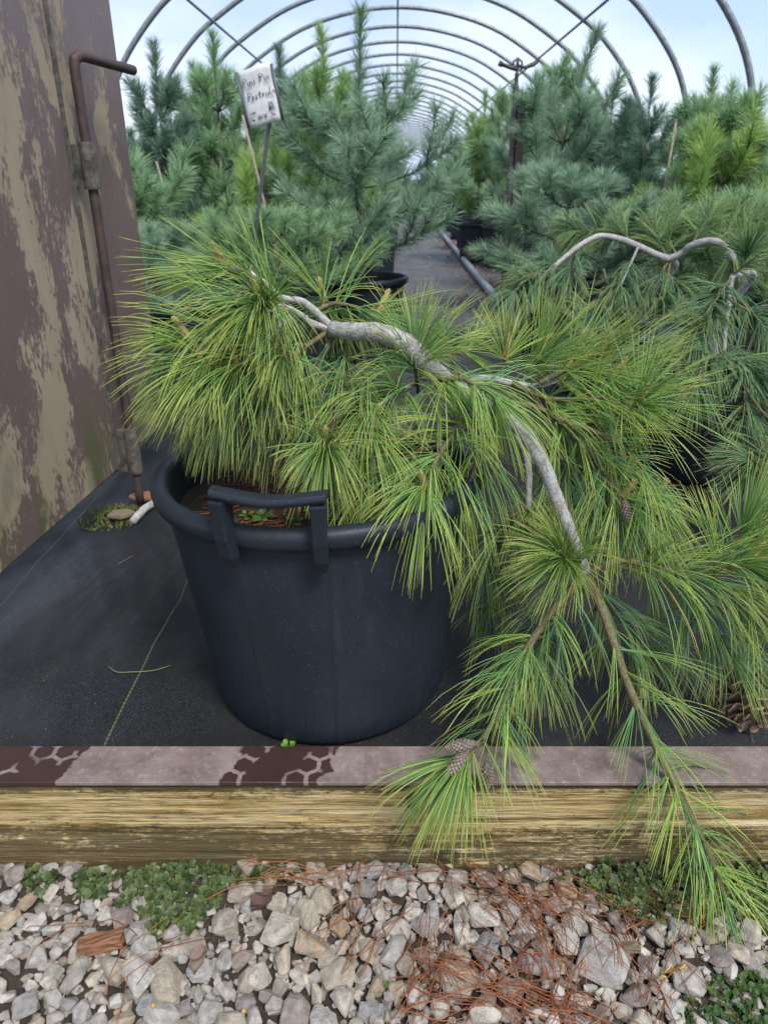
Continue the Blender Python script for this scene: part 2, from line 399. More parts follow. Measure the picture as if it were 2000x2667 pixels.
c = mixc(nt, mask, brn, tan)
sx = N(nt, 'ShaderNodeSeparateXYZ'); lk(nt, co, sx.inputs[0])
alg = mth(nt, 'MULTIPLY', ramp(nt, sx.outputs[2], (.14, 1.0), (.36, 0.0)), ramp(nt, dirt, (.45, 0.0), (.6, .75)))
c = mixc(nt, alg, c, (.085, .095, .028))
lk(nt, c, b.inputs['Base Color'])
lk(nt, mixc(nt, mask, (.42, .42, .42), (.7, .7, .7)), b.inputs['Roughness'])
hh = mth(nt, 'ADD', mth(nt, 'MULTIPLY', mask, -.6), mth(nt, 'MULTIPLY', fine, .5)); bump(nt, b, hh, .4, .0025); M['door'] = m

m, nt, b = mat('rusty_iron'); co = objco(nt)
n1 = noise(nt, co, 35, 6, .65); n2 = noise(nt, co, 1, 5, .6, 0, (14, 14, 5))
c = ramp(nt, n1, (.3, (.038, .031, .030)), (.7, (.10, .066, .052)))
c = mixc(nt, ramp(nt, n2, (.5, 0.0), (.7, .6)), c, (.11, .058, .044))
lk(nt, c, b.inputs['Base Color']); b.inputs['Roughness'].default_value = .6; b.inputs['Metallic'].default_value = .25
bump(nt, b, n1, .4, .002); M['rust'] = m
m, nt, b = mat('dirty_grey_paint'); co = objco(nt); n1 = noise(nt, co, 40, 6, .65)
lk(nt, ramp(nt, n1, (.35, (.035, .032, .028)), (.7, (.17, .15, .115))), b.inputs['Base Color']); b.inputs['Roughness'].default_value = .7
bump(nt, b, n1, .4, .002); M['grime'] = m

m, nt, b = mat('galvanised_steel'); co = objco(nt); n1 = noise(nt, co, 18, 5, .6)
lk(nt, ramp(nt, n1, (.3, (.16, .18, .19)), (.7, (.30, .325, .335))), b.inputs['Base Color']); b.inputs['Roughness'].default_value = .5; b.inputs['Metallic'].default_value = .4; M['steel'] = m
m, nt, b = mat('weathered_steel'); co = objco(nt); n1 = noise(nt, co, 30, 5, .6)
lk(nt, ramp(nt, n1, (.3, (.04, .038, .036)), (.7, (.10, .088, .075))), b.inputs['Base Color']); b.inputs['Roughness'].default_value = .6; b.inputs['Metallic'].default_value = .3; M['dark_metal'] = m
m, nt, b = mat('aluminium_pipe'); co = objco(nt); n1 = noise(nt, co, 6, 5, .6)
lk(nt, ramp(nt, n1, (.3, (.26, .28, .30)), (.7, (.42, .44, .46))), b.inputs['Base Color']); b.inputs['Roughness'].default_value = .45; b.inputs['Metallic'].default_value = .5; M['pipe'] = m
m, nt, b = mat('old_wood_post'); co = objco(nt); n1 = noise(nt, co, 1, 6, .65, 0, (80, 80, 6))
lk(nt, ramp(nt, n1, (.3, (.05, .042, .036)), (.7, (.15, .125, .10))), b.inputs['Base Color']); b.inputs['Roughness'].default_value = .85; bump(nt, b, n1, .5, .003); M['post'] = m
m, nt, b = mat('sign_card'); co = objco(nt); n1 = noise(nt, co, 25, 5, .6)
lk(nt, ramp(nt, n1, (.3, (.52, .52, .50)), (.7, (.70, .70, .69))), b.inputs['Base Color']); b.inputs['Roughness'].default_value = .45; M['card'] = m
m, nt, b = mat('marker_ink'); b.inputs['Base Color'].default_value = (.02, .02, .022, 1); b.inputs['Roughness'].default_value = .6; M['ink'] = m
m, nt, b = mat('sign_stake_metal'); b.inputs['Base Color'].default_value = (.11, .12, .125, 1); b.inputs['Roughness'].default_value = .5; b.inputs['Metallic'].default_value = .3; M['stake'] = m

# ------------------------------------------------------------------ needles
def needles(mb, base, dirs, ln, droop, width, cols, segs=4, tip=None, tube=False, rg=None, tipcol=None, up=0.0):
    n = len(base); rg = rg or np.random.RandomState(1)
    p = base.copy(); d = dirs / (np.linalg.norm(dirs, axis=1)[:, None] + 1e-9)
    side = np.cross(d, rg.normal(size=(n, 3))); side /= np.linalg.norm(side, axis=1)[:, None] + 1e-9
    P = [p.copy()]; D = [d.copy()]
    for k in range(segs):
        d = d + np.array([0, 0, -1.0]) * (droop / segs * (.4 + 1.2 * k / segs))[:, None]
        d /= np.linalg.norm(d, axis=1)[:, None]
        p = p + d * (ln / segs)[:, None]; P.append(p.copy()); D.append(d.copy())
    P = np.array(P); D = np.array(D)                              # (segs+1, n, 3)
    K = segs + 1
    wd = np.linspace(1, 1, K); wd[0] = .75; wd[-1] = .30; wd[-2] = .9
    if not tube:
        A = P + side[None] * (width * .5)[None, :, None] * wd[:, None, None]
        B = P - side[None] * (width * .5)[None, :, None] * wd[:, None, None]
        V = np.stack([A, B], 2).transpose(1, 0, 2, 3).reshape(-1, 3)      # per needle: K*2
        i = (np.arange(n) * K * 2)[:, None] + (np.arange(segs) * 2)[None]
        F = np.stack([i, i + 1, i + 3, i + 2], -1).reshape(-1, 4); m_ = 2
    else:
        nb = np.cross(D, side[None]); nb /= np.linalg.norm(nb, axis=2)[:, :, None] + 1e-9
        sd = np.cross(nb, D); ang = [0, 2.094, 4.189]
        V = np.stack([P + (sd * math.cos(a) + nb * math.sin(a)) * (width * .5)[None, :, None] * wd[:, None, None] for a in ang], 2)
        V = V.transpose(1, 0, 2, 3).reshape(-1, 3)
        i = (np.arange(n) * K * 3)[:, None, None] + (np.arange(segs) * 3)[None, :, None]; j = np.arange(3)[None, None]; j2 = (j + 1) % 3
        F = np.stack([i + j, i + j2, i + 3 + j2, i + 3 + j], -1).reshape(-1, 4); m_ = 3
    t = np.linspace(0, 1, K) ** 4
    cc = np.repeat(cols[:, None], K, 1)
    if tipcol is not None: cc = cc * (1 - t[None, :, None]) + np.array(tipcol)[None, None] * t[None, :, None]
    cc = np.repeat(cc[:, :, None], m_, 2).reshape(-1, 3)
    mb.add(V, F, cc)

def sample(path, ts):
    P = np.array([tuple(p) for p in path]); d = np.linalg.norm(np.diff(P, axis=0), axis=1); s = np.concatenate([[0], np.cumsum(d)]); s /= s[-1]
    pos = np.stack([np.interp(ts, s, P[:, i]) for i in range(3)], 1)
    e = .03
    a = np.stack([np.interp(np.clip(ts - e, 0, 1), s, P[:, i]) for i in range(3)], 1); b_ = np.stack([np.interp(np.clip(ts + e, 0, 1), s, P[:, i]) for i in range(3)], 1)
    T = b_ - a; T /= np.linalg.norm(T, axis=1)[:, None] + 1e-9
    return pos, T, d.sum()

DF = 1.0
def dress(mb, path, start=.3, dens=260, per=5, nlen=.13, ang=(38, 70), droop=.6, width=.0017, pal=None, seed=0, segs=5, tube=True, tipn=14, tipcol=(.52, .50, .13), upb=0.0, spread=.105):
    rg = np.random.RandomState(seed)
    _, _, Ls = sample(path, np.array([.5]))
    nf = max(6, int(dens * DF * Ls * (1 - start)))
    ts = start + (1 - start) * (rg.rand(nf) ** .85)
    ts = np.concatenate([ts, 1 - .06 * rg.rand(tipn)])
    pos, T, _ = sample(path, ts); n = len(ts)
    q = rg.normal(size=(n, 3)); q -= T * (q * T).sum(1)[:, None]; q /= np.linalg.norm(q, axis=1)[:, None]
    q[:, 2] += upb; q -= T * (q * T).sum(1)[:, None]; q /= np.linalg.norm(q, axis=1)[:, None]
    a = np.radians(rg.uniform(*ang, size=n)); a[-tipn:] = np.radians(rg.uniform(8, ang[1] * .8, size=tipn))
    d = T * np.cos(a)[:, None] + q * np.sin(a)[:, None]
    base = np.repeat(pos, per, 0); dd = np.repeat(d, per, 0) + rg.normal(size=(n * per, 3)) * spread
    ln = np.repeat(nlen * rg.uniform(.72, 1.12, size=n), per) * rg.uniform(.88, 1.05, size=n * per)
    dr = np.repeat(droop * rg.uniform(.5, 1.5, size=n), per) * rg.uniform(.85, 1.15, size=n * per)
    A, B_ = np.array(pal[0]), np.array(pal[1])
    k = np.clip(np.repeat(rg.beta(1.3, 1.3, size=n), per) + rg.normal(size=n * per) * .12, 0, 1)
    col = A * (1 - k)[:, None] + B_ * k[:, None]; col *= rg.uniform(.8, 1.2, size=(n * per, 1))
    if len(pal) > 2:
        y = rg.rand(n * per) < .035; col[y] = np.array(pal[2]) * rg.uniform(.7, 1.1, size=(y.sum(), 1))
    needles(mb, base, dd, ln, dr, np.full(n * per, width) * rg.uniform(.85, 1.15, size=n * per), col, segs, tube=tube, rg=rg, tipcol=tipcol)

# ------------------------------------------------------------------ ground, bed, cloth
def grid(x0, x1, nx, y0, y1, ny, zf, yexp=1.0):
    x = np.linspace(x0, x1, nx); t = np.linspace(0, 1, ny) ** yexp; y = y0 + (y1 - y0) * t
    X, Y = np.meshgrid(x, y); Z = zf(X, Y)
    V = np.stack([X, Y, Z], -1).reshape(-1, 3)
    i = np.arange(ny - 1)[:, None] * nx + np.arange(nx - 1)[None]
    return V, np.stack([i, i + 1, i + nx + 1, i + nx], -1).reshape(-1, 4)
GZ = -0.222
mb = MB(); mb.add([(-1500, -1500, GZ - .03), (1500, -1500, GZ - .03), (1500, 2000, GZ - .03), (-1500, 2000, GZ - .03)], [(0, 1, 2, 3)])
tag(mb.obj('ground', M['earth'], color=False), kind='structure')
mb = MB(); mb.box((-2.75, 1.05, GZ - .05), (2.75, 48, -.045)); bed = mb.obj('raised_bed', M['earth'], color=False, smooth=False)
bed.rotation_euler = (0, 0, TUN); tag(bed, kind='structure')
def clothz(X, Y):
    p = np.stack([X, Y], -1)
    f = np.clip((Y - 1.0) / .4, 0, 1)
    z = -.018 + .006 * f * vnoise(p * np.array([1.1, .8]), 3, 3)
    rk = np.exp(-(((X + .55) / .25) ** 2 + ((Y - 1.75) / .35) ** 2))
    z = z + rk * .0055 * np.sin((X * .9 + Y * .45) * 95 + 3 * vnoise(p * 2, 5, 2))
    return z
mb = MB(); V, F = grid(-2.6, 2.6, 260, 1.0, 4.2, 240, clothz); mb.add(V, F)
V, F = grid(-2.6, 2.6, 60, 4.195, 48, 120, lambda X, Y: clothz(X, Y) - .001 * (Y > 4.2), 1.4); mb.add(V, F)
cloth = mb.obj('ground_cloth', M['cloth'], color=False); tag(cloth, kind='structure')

# gravel: dark earth underneath
def gravz(X, Y): return GZ + .006 * vnoise(np.stack([X, Y], -1) * 3, 9, 3) + np.clip((Y - .86) / .06, 0, 1) * .012
mb = MB(); V, F = grid(-1.6, 1.6, 160, -.6, .935, 90, gravz); mb.add(V, F)
gravel = mb.obj('gravel_bed', M['earth'], color=False); tag(gravel, kind='structure')

# ------------------------------------------------------------------ timber edging and sill bar
nx, nz = 420, 46
xs = np.linspace(-1.5, 1.6, nx)
prof = []                                           # (y, z) once round, starting at back top
r = .016; y0, y1, zt, zb = .924, .996, -.0125, -.235
for k in range(7): a = math.pi / 2 * k / 6; prof.append((y0 + r - r * math.sin(a), zt - r + r * math.cos(a)))
for k in range(1, 30): prof.append((y0, zt - r + (zb + r - (zt - r)) * k / 30))
for k in range(7): a = math.pi / 2 * k / 6; prof.append((y0 + r - r * math.cos(a), zb + r - r * math.sin(a)))
prof += [(y1, zb), (y1, zt)]
prof = np.array(prof); K = len(prof)
Xg = np.repeat(xs[:, None], K, 1); Yg = np.repeat(prof[None, :, 0], nx, 0); Zg = np.repeat(prof[None, :, 1], nx, 0)
p = np.stack([Xg * .9, Zg * 28], -1); p2 = np.stack([Xg * 6, Zg * 90], -1)
disp = .0032 * vnoise(p, 11, 4) + .0014 * vnoise(p2, 12, 3)
def groove(zc, x0, x1, dep, wdt, sd):
    zz = zc + .006 * vnoise(np.stack([Xg * .7, Xg * 0], -1), sd, 3)
    m_ = np.clip((Xg - x0) / .06, 0, 1) * np.clip((x1 - Xg) / .06, 0, 1)
    return dep * np.exp(-((Zg - zz) / wdt) ** 2) * m_
disp += groove(-.062, -.30, .05, .008, .0022, 4) + groove(-.098, .0, .9, .007, .0025, 5) + groove(-.155, .1, .8, .006, .003, 6) + groove(-.13, -1.2, -.4, .005, .003, 7) + groove(-.18, -.6, .3, .004, .003, 8)
front = (np.arange(K) < K - 2)[None]
Yg = Yg + np.where(front, disp, 0)
V = np.stack([Xg, Yg, Zg], -1).reshape(-1, 3)
i = np.arange(nx - 1)[:, None] * K; j = np.arange(K)[None]; j2 = (j + 1) % K
F = np.stack([i + j, i + j2, i + K + j2, i + K + j], -1).reshape(-1, 4)
mb = MB(); mb.add(V, [F, np.arange(K)[None], (np.arange(K) + (nx - 1) * K)[::-1][None]])
tm = mb.obj('timber_beam', M['timber'], color=False)
tag(tm, 'long weathered timber edging beam with peeling yellow grain and dark moss', 'timber')
mb = MB(); bm = bmesh.new(); bmesh.ops.create_cube(bm, size=1)
bmesh.ops.scale(bm, vec=(3.1, .086, .0095), verts=bm.verts); bmesh.ops.translate(bm, vec=(.05, .957, -.0047), verts=bm.verts)
bmesh.ops.bevel(bm, geom=[e for e in bm.edges if abs((e.verts[0].co - e.verts[1].co).x) > 1], offset=.0022, segments=3, affect='EDGES')
me = bpy.data.meshes.new('sill_bar'); bm.to_mesh(me); bm.free()
tag(link('sill_bar', me, None, M['sill']), 'flat rusty brown metal bar with wet patches on top of the timber beam', 'metal bar')

# ------------------------------------------------------------------ gravel stones
def rock_mesh(seed, flat=.6):
    rg = random.Random(seed); bm = bmesh.new()
    for k in range(rg.randint(11, 17)):
        v = Vector((rg.gauss(0, 1), rg.gauss(0, 1), rg.gauss(0, 1))).normalized()
        q = 3.2; nn = (abs(v.x) ** q + abs(v.y) ** q + abs(v.z) ** q) ** (1 / q); v = v / nn * rg.uniform(.8, 1.0)
        bm.verts.new(v)
    res = bmesh.ops.convex_hull(bm, input=bm.verts)
    bmesh.ops.delete(bm, geom=[v for v in bm.verts if not v.link_faces], context='VERTS')
    bmesh.ops.dissolve_limit(bm, angle_limit=R(12), verts=bm.verts, edges=bm.edges)
    bmesh.ops.bevel(bm, geom=list(bm.edges), offset=.075, segments=1, affect='EDGES')
    bmesh.ops.triangulate(bm, faces=bm.faces)
    for v in bm.verts: v.co += Vector((rg.gauss(0, 1), rg.gauss(0, 1), rg.gauss(0, 1))) * .012
    me = bpy.data.meshes.new('stone'); bm.to_mesh(me); bm.free()
    a = me.color_attributes.new('Col', 'FLOAT_COLOR', 'POINT'); a.data.foreach_set('color', [1.0] * (4 * len(me.vertices)))
    me.materials.append(M['stone'])
    return me
rocks = [rock_mesh(s) for s in range(30)]
z7 = [(975,810,130,120),(1205,860,170,130),(1315,785,140,120),(1395,720,110,110),(1350,905,150,110),(730,1050,150,180),(490,1015,120,110),(310,1040,130,120),(225,1035,90,140),(600,1030,120,200),(620,935,110,100),(150,960,110,80),(110,1170,130,100),(290,740,85,55),(375,750,80,55),(860,1015,110,100),(1045,960,110,70),(1225,980,90,110),(1420,980,95,90),(1460,1040,150,110),(1345,1125,90,100),(1480,1150,110,110),(1270,1215,130,120),(700,1220,150,100),(895,1215,130,100),(640,1160,110,80),(880,1120,80,90),(965,1105,80,80),(1055,1055,100,90),(1130,1040,110,90),(30,790,90,100),(30,690,80,90),(150,810,100,80),(220,830,80,60),(85,890,60,60),(580,860,70,90),(240,940,60,60),(55,1000,90,60),(960,960,70,110),(1210,1080,80,60),(1190,1160,90,70),(1090,1215,80,70),(440,1130,70,60),(290,1150,70,70),(230,1220,80,60),(1540,900,80,70),(1590,940,80,110),(1570,1030,70,80),(1620,1090,80,80),(30,1130,70,70),(380,860,60,50),(520,1225,110,70),(400,1050,60,50),(1270,700,60,70),(1150,1110,70,60),(1580,770,70,60),(1640,760,70,80),(1530,720,70,60),(1480,690,60,50),(1460,830,80,90)]
z8 = [(430,790,140,110),(170,825,130,95),(300,700,100,100),(205,755,80,70),(320,855,95,105),(450,940,130,180),(550,780,100,120),(610,840,80,70),(830,820,110,120),(790,890,100,120),(690,930,90,100),(590,900,110,90),(670,1000,170,110),(940,990,220,160),(930,860,90,80),(1000,790,80,80),(1080,1120,130,90),(1310,1040,130,160),(1180,870,90,80),(1440,960,130,80),(1530,960,90,90),(1500,1025,90,50),(320,1060,190,130),(430,1190,150,130),(130,1110,90,120),(55,1090,80,70),(150,1220,90,80),(40,930,110,130),(120,745,90,80),(545,1100,130,100),(655,1180,70,60),(865,1150,120,60),(610,670,70,60),(720,740,120,80),(1140,1000,100,90),(1590,850,80,100),(100,1000,90,80),(240,690,50,70),(380,690,50,70),(505,840,60,110),(750,1000,80,70),(1010,1060,70,60),(1200,1090,90,70),(1160,1170,60,50),(960,1180,70,60),(1400,870,90,70),(1610,1010,80,100),(730,1240,90,60),(330,1250,70,50),(540,1210,90,60),(1370,1250,80,60),(350,750,60,120),(640,760,70,60),(1250,960,70,60)]
stones = []                                          # x, y, zc, a, b, c, seed
def gz(x, y): return float(gravz(np.array([x]), np.array([y]))[0])
rs = random.Random(3)
def addst(x, y, a, b, c, lift=0):
    stones.append((x, y, gz(x, y) + c * .72 + lift, a, b, c))
for zz, ox in ((z7, 0), (z8, 1000)):
    for (x, y, w_, h_) in zz:
        P = onz(ox + x / 1.659, 1900 + y / 1.659, -.195); s_ = depth(P) / FPX / 1.659
        a = w_ * s_ * .60; b = h_ * s_ * .60 * 1.12
        addst(P.x, P.y, a, b, min(a, b) * rs.uniform(.55, .75), .004)
def free(x, y, rr, k=.80):
    for q in stones:
        if (q[0] - x) ** 2 + (q[1] - y) ** 2 < (k * (rr + .5 * (q[3] + q[4]))) ** 2: return False
    return True
def patchmask(x, y):                                 # liverwort and bare earth patches keep stones sparse
    P = Vector((x, y, -.2)); d = P - camo.location; v = (d.y * st + d.z * ct) / (d.y * ct - d.z * st); u = d.x / (d.y * ct - d.z * st)
    X, Y = CXP + u * FPX, CYP - v * FPX
    if 190 < X < 600 and Y < 2330 + (70 if X > 380 else 0): return True
    if 1470 < X and Y < 2390 and Y < 2290 + (X - 1470) * .5: return True
    if X > 1780 and Y > 2560 - (X - 1780) * .15: return True
    return False
for rmin, rmax, tries in ((.018, .027, 5000), (.012, .018, 9000), (.007, .012, 9000)):
    for q in range(tries):
        x = rs.uniform(-.95, .95); y = rs.uniform(.42, .915); rr = rs.uniform(rmin, rmax)
        if abs(x) > .52 + (y - .55) * .5 + .06: continue
        if patchmask(x, y) and rmax > .012: continue
        if free(x, y, rr, .76 if rmax > .013 else .70): addst(x, y, rr * rs.uniform(.85, 1.3), rr * rs.uniform(.8, 1.15), rr * rs.uniform(.5, .8))
stones.sort(key=lambda q: -q[3] * q[4])
def rock_rot(rg): return (rg.gauss(0, .22), rg.gauss(0, .22), rg.uniform(0, 6.283))
HST = []
for k, (x, y, z, a, b, c) in enumerate(stones[:300]):
    o = bpy.data.objects.new('stone', rocks[k % 30]); C.objects.link(o); o.parent = gravel
    o.location = (x, y, z)
    rz = rs.choice([0, math.pi]) + rs.gauss(0, .35)
    o.rotation_euler = (rs.gauss(0, .16), rs.gauss(0, .16), rz); o.scale = (a, b, c)
    HST.append((x, y, z, a, b, c))
# the rest, and pebbles between, as one mesh
mb = MB(); rv = []
for me in rocks[:8]:
    v = np.array([tuple(q.co) for q in me.vertices]); f = np.array([tuple(q.vertices) for q in me.polygons]); rv.append((v, f))
def addrock(x, y, z, a, b, c):
    v, f = rv[rs.randrange(8)]; m_ = np.array(Matrix.Rotation(rs.uniform(0, 6.28), 3, 'Z') @ Matrix.Rotation(rs.gauss(0, .3), 3, 'X'))
    k = rs.uniform(.45, .95); t = rs.uniform(-.02, .07)
    mb.add((v * np.array([a, b, c])) @ m_.T + np.array([x, y, z]), f, np.array([k + t, k, k - t]))
for q in stones[300:]: addrock(*q)
for k in range(2600):
    x = rs.uniform(-1.58, 1.58); y = rs.uniform(-.55, .9); rr = rs.uniform(.012, .026)
    if abs(x) < .56 + (y - .55) * .5 + .07 and y > .44: continue
    addrock(x, y, gz(x, y) + rr * .35, rr * 1.2, rr, rr * .7)
for k in range(9500):
    x = rs.uniform(-1.5, 1.5); y = rs.uniform(.10, .925); rr = rs.uniform(.004, .011)
    if patchmask(x, y) and rs.random() < .8: continue
    addrock(x, y, gz(x, y) + rr * .3 + rs.uniform(0, .006), rr * 1.2, rr, rr * .7)
pm = M['stone'].copy(); pm.name = 'pebble'
for n_ in pm.node_tree.nodes:
    if n_.type == 'BUMP': n_.inputs['Distance'].default_value = .003
    if n_.type == 'TEX_NOISE': n_.inputs['Scale'].default_value *= 25
o = mb.obj('pebbles', pm, gravel, smooth=False); tag(o, kind='stuff')
# larger-stone height field for things lying on the gravel
HS = np.array(HST)
def hgt(x, y):
    dx = (HS[:, 0] - x) / HS[:, 3]; dy = (HS[:, 1] - y) / HS[:, 4]; rr = dx * dx + dy * dy
    z = np.where(rr < 1, HS[:, 2] + HS[:, 5] * np.sqrt(np.clip(1 - rr ** 2, 0, 1)) * .86, -9)
    return max(gz(x, y) + .006, float(z.max()))

# ------------------------------------------------------------------ hoop house frame
HP = [(-2.40, -.95), (-2.40, -.2), (-2.40, .32), (-2.385, .56), (-2.24, .86), (-1.98, 1.16), (-1.72, 1.365), (-1.2, 1.655), (-.6, 1.83), (0, 1.89)]
HP = [(x, z + CAMZ) for x, z in HP]; HP[0] = (-2.40, -.25)
HP = HP + [(-x, z) for x, z in HP[-2::-1]]
frame = empty('hoop_house_frame', (0, 0, 0), TUN, 'bare galvanised steel hoop frame arching over the rows of potted pines', 'greenhouse frame')
cur = smooth_path([(x, 0, z) for x, z in HP], 90)
hm = MB(); hm.tube(cur, .024, 10); hme = hm.mesh('hoop', M['steel'], color=False)
HY = [5.7 + 1.22 * k for k in range(-4, 33)]
for k, y in enumerate(HY):
    o = link('hoop', hme, frame); o.location = (0, y, 0)
for (x, z, rr) in ((0, 1.89 - .034, .011), (-1.72, 1.365 - .03, .012), (1.72, 1.365 - .03, .012)):
    pb = MB(); pb.tube([(x, HY[0] - .3, z + CAMZ), (x, 20, z + CAMZ), (x, HY[-1] + .2, z + CAMZ)], rr, 8); pb.obj('purlin', M['steel'], frame, color=False)

# ------------------------------------------------------------------ open door at the left
DZ = .115
A = Vector((-.869, .96, 0)); B = Vector((-.757, 2.47, 0)); dl = (B - A).length; ang = math.atan2((B - A).y, (B - A).x)
door = empty('door', (A.x, A.y, DZ), ang, 'tall open door panel of peeling brown paint over tan beside the black pot', 'door')
def bev_box(name, a, b, mt, parent, off=.006, seg=2):
    bm = bmesh.new(); bmesh.ops.create_cube(bm, size=1)
    sz = Vector(b) - Vector(a); bmesh.ops.scale(bm, vec=sz, verts=bm.verts); bmesh.ops.translate(bm, vec=(Vector(a) + Vector(b)) / 2, verts=bm.verts)
    bmesh.ops.bevel(bm, geom=list(bm.edges), offset=off, segments=seg, affect='EDGES')
    me = bpy.data.meshes.new(name); bm.to_mesh(me); bm.free()
    o = link(name, me, parent, mt)
    for p_ in me.polygons: p_.use_smooth = len(p_.vertices) == 4 and p_.area < .01
    return o
# local x runs along the door (towards the back), local -y faces the pot
xr = 1.10
bev_box('door_panel', (0, 0, 0), (xr - .02, .045, 2.15), M['door'], door, .012, 3)
bev_box('door_panel', (xr - .015, .012, .004), (dl, .052, 2.152), M['door'], door, .014, 3)
bev_box('edge_strip', (xr - .030, -.006, .0), (xr - .012, .02, 2.12), M['grime'], door, .005, 2)
rx, ry = xr + .022, -.030
zt_ = 1.185 - DZ
path = smooth_path([(rx, ry, -.132), (rx, ry, .3), (rx, ry, zt_ - .25), (rx, ry, zt_ - .035), (rx + .008, ry - .004, zt_ - .008), (rx + .032, ry - .010, zt_), (rx + .12, ry - .028, zt_ - .002), (rx + .24, ry - .055, zt_ - .006)], 60)
mb = MB(); mb.tube(path, .0125, 12); mb.obj('drop_bolt', M['rust'], door, color=False)
for za, zb_ in ((zt_ - .30, zt_ - .19), (-.02, .12)):
    mb = MB(); V, F = lathe([(.0128, za), (.021, za), (.022, za + .008), (.021, zb_ - .006), (.020, zb_), (.0128, zb_)], 16); mb.add(V + np.array([rx, ry, 0]), F)
    mb.box((rx - .012, ry + .012, za + .006), (rx + .012, .016, zb_ - .006)); mb.obj('bolt_sleeve', M['grime'], door, color=False, smooth=False)

# ------------------------------------------------------------------ pots
def pot_mesh(rt, rb, h, n=72, lip=.016):
    pr = [(0.0, .004), (rb - .05, .004), (rb - .02, .001), (rb - .006, .008), (rb + .002, .022)]
    for k in range(1, 12):
        t = k / 11; pr.append((rb + .002 + (rt - lip - .004 - rb - .002) * t, .022 + (h - .05 - .022) * t))
    r0 = rt - lip
    pr += [(r0 - .001, h - .034), (r0 + .004, h - .036), (r0 + lip * .8, h - .034), (rt + .001, h - .026), (rt + .003, h - .014), (rt - .001, h - .004), (rt - .010, h), (rt - .022, h - .002), (rt - .028, h - .010), (rt - .030, h - .03)]
    for k in range(1, 5): pr.append((rt - .030 + (rb - .004 - rt + .030) * k / 4 * .35, h - .03 - k * .035))
    return pr
def tri_soil(r, z, seed, amp=.012):
    n = 34; V = []; mbs = MB()
    rr = np.linspace(0, 1, 14)[1:]; a = np.arange(48) * 2 * np.pi / 48
    P = [(0, 0, 0)] + [(r * q * math.cos(t), r * q * math.sin(t), 0) for q in rr for t in a]
    P = np.array(P); P[:, 2] = z + amp * vnoise(P[:, :2] * 7, seed, 3)
    F3 = [(0, 1 + j, 1 + (j + 1) % 48) for j in range(48)]
    i = 1 + np.arange(12)[:, None] * 48; j = np.arange(48)[None]; j2 = (j + 1) % 48
    mbs.add(P, [np.array(F3), np.stack([i + j, i + 48 + j, i + 48 + j2, i + j2], -1).reshape(-1, 4)])
    return mbs
PH, PR, PB = .470, .292, .226
PX, PY, PZ = -.106, 1.238, -.022
pot = empty('nursery_pot', (PX, PY, PZ), 0, 'large black plastic nursery pot with raised rim handle holding the weeping pine', 'pot')
pot.rotation_euler = (R(.4), R(-1.2), 0)
mb = MB(); V, F = lathe(pot_mesh(PR, PB, PH), 300)
aa = np.arctan2(V[:, 1], V[:, 0]); rad = 1 + .008 * np.sin(aa * 2 + .6) * (V[:, 2] / PH) + .003 * np.sin(aa * 5 + 1) * (V[:, 2] / PH)
for a0_, wd_, dp_ in ((R(-90 + 7.5), .018, .0045), (R(-90 - 23.5), .010, .003), (R(90 + 7.5), .018, .0045)):
    rad = rad + dp_ / PR * np.exp(-(((aa - a0_ + math.pi) % (2 * math.pi) - math.pi) / wd_) ** 4) * (V[:, 2] < PH - .04) * (np.hypot(V[:, 0], V[:, 1]) > PB - .012)
V[:, 0] *= rad; V[:, 1] *= rad
mb.add(V, F); mb.obj('pot_wall', M['pot'], pot, color=False)
so_ = tri_soil(PR - .034, PH - .072, 5); so_.obj('soil', M['soil'], pot, color=False)
def handle(phi, half):
    mb = MB(); rr = PR + .004
    tops = []
    for s_ in (-1, 1):
        a = phi + s_ * half; d = np.array([math.cos(a), math.sin(a), 0]); t = np.array([-math.sin(a), math.cos(a), 0])
        rows = []
        for (z, r_, wt, wr) in ((PH - .068, rr - .010, .006, .006), (PH - .045, rr - .002, .011, .012), (PH - .01, rr + .004, .011, .016), (PH + .030, rr + .004, .011, .018), (PH + .052, rr + .004, .012, .020)):
            c_ = d * r_ + np.array([0, 0, z])
            rows += [c_ - t * wt - d * wr * .6, c_ + t * wt - d * wr * .6, c_ + t * wt + d * wr, c_ - t * wt + d * wr]
        rows = np.array(rows); fs = [(4 * k + j, 4 * k + (j + 1) % 4, 4 * k + 4 + (j + 1) % 4, 4 * k + 4 + j) for k in range(4) for j in range(4)] + [(3, 2, 1, 0), (16, 17, 18, 19)]
        mb.add(rows, np.array(fs)); tops.append(d * (rr + .006))
    a0, a1 = tops; ax = a1 - a0; ln_ = np.linalg.norm(ax); ax /= ln_; nrm = np.array([math.cos(phi), math.sin(phi), 0]); rows = []
    for k in range(17):
        t = k / 16; c_ = a0 - ax * .014 + ax * (ln_ + .028) * t + np.array([0, 0, PH + .062 - .007 * math.sin(math.pi * t) + .0006 * math.sin(9 * t)]) + nrm * .008 * math.sin(math.pi * t)
        for (u, v) in ((-.012, -.005), (.011, -.008), (.014, -.001), (.011, .006), (0, .008), (-.012, .006)):
            rows.append(c_ + nrm * u + np.array([0, 0, v]))
    fs = [(6 * k + j, 6 * k + (j + 1) % 6, 6 * k + 6 + (j + 1) % 6, 6 * k + 6 + j) for k in range(16) for j in range(6)]
    mb.add(np.array(rows), [np.array(fs), np.array([[5, 4, 3, 2, 1, 0]]), np.array([[96 + k for k in range(6)]])])
    o = mb.obj('handle', M['pot'], pot, color=False, smooth=False)
    bv = o.modifiers.new('b', 'BEVEL'); bv.width = .002; bv.segments = 2; bv.limit_method = 'ANGLE'
handle(R(-90 - 9), R(13.6)); handle(R(90 - 9), R(13.6))

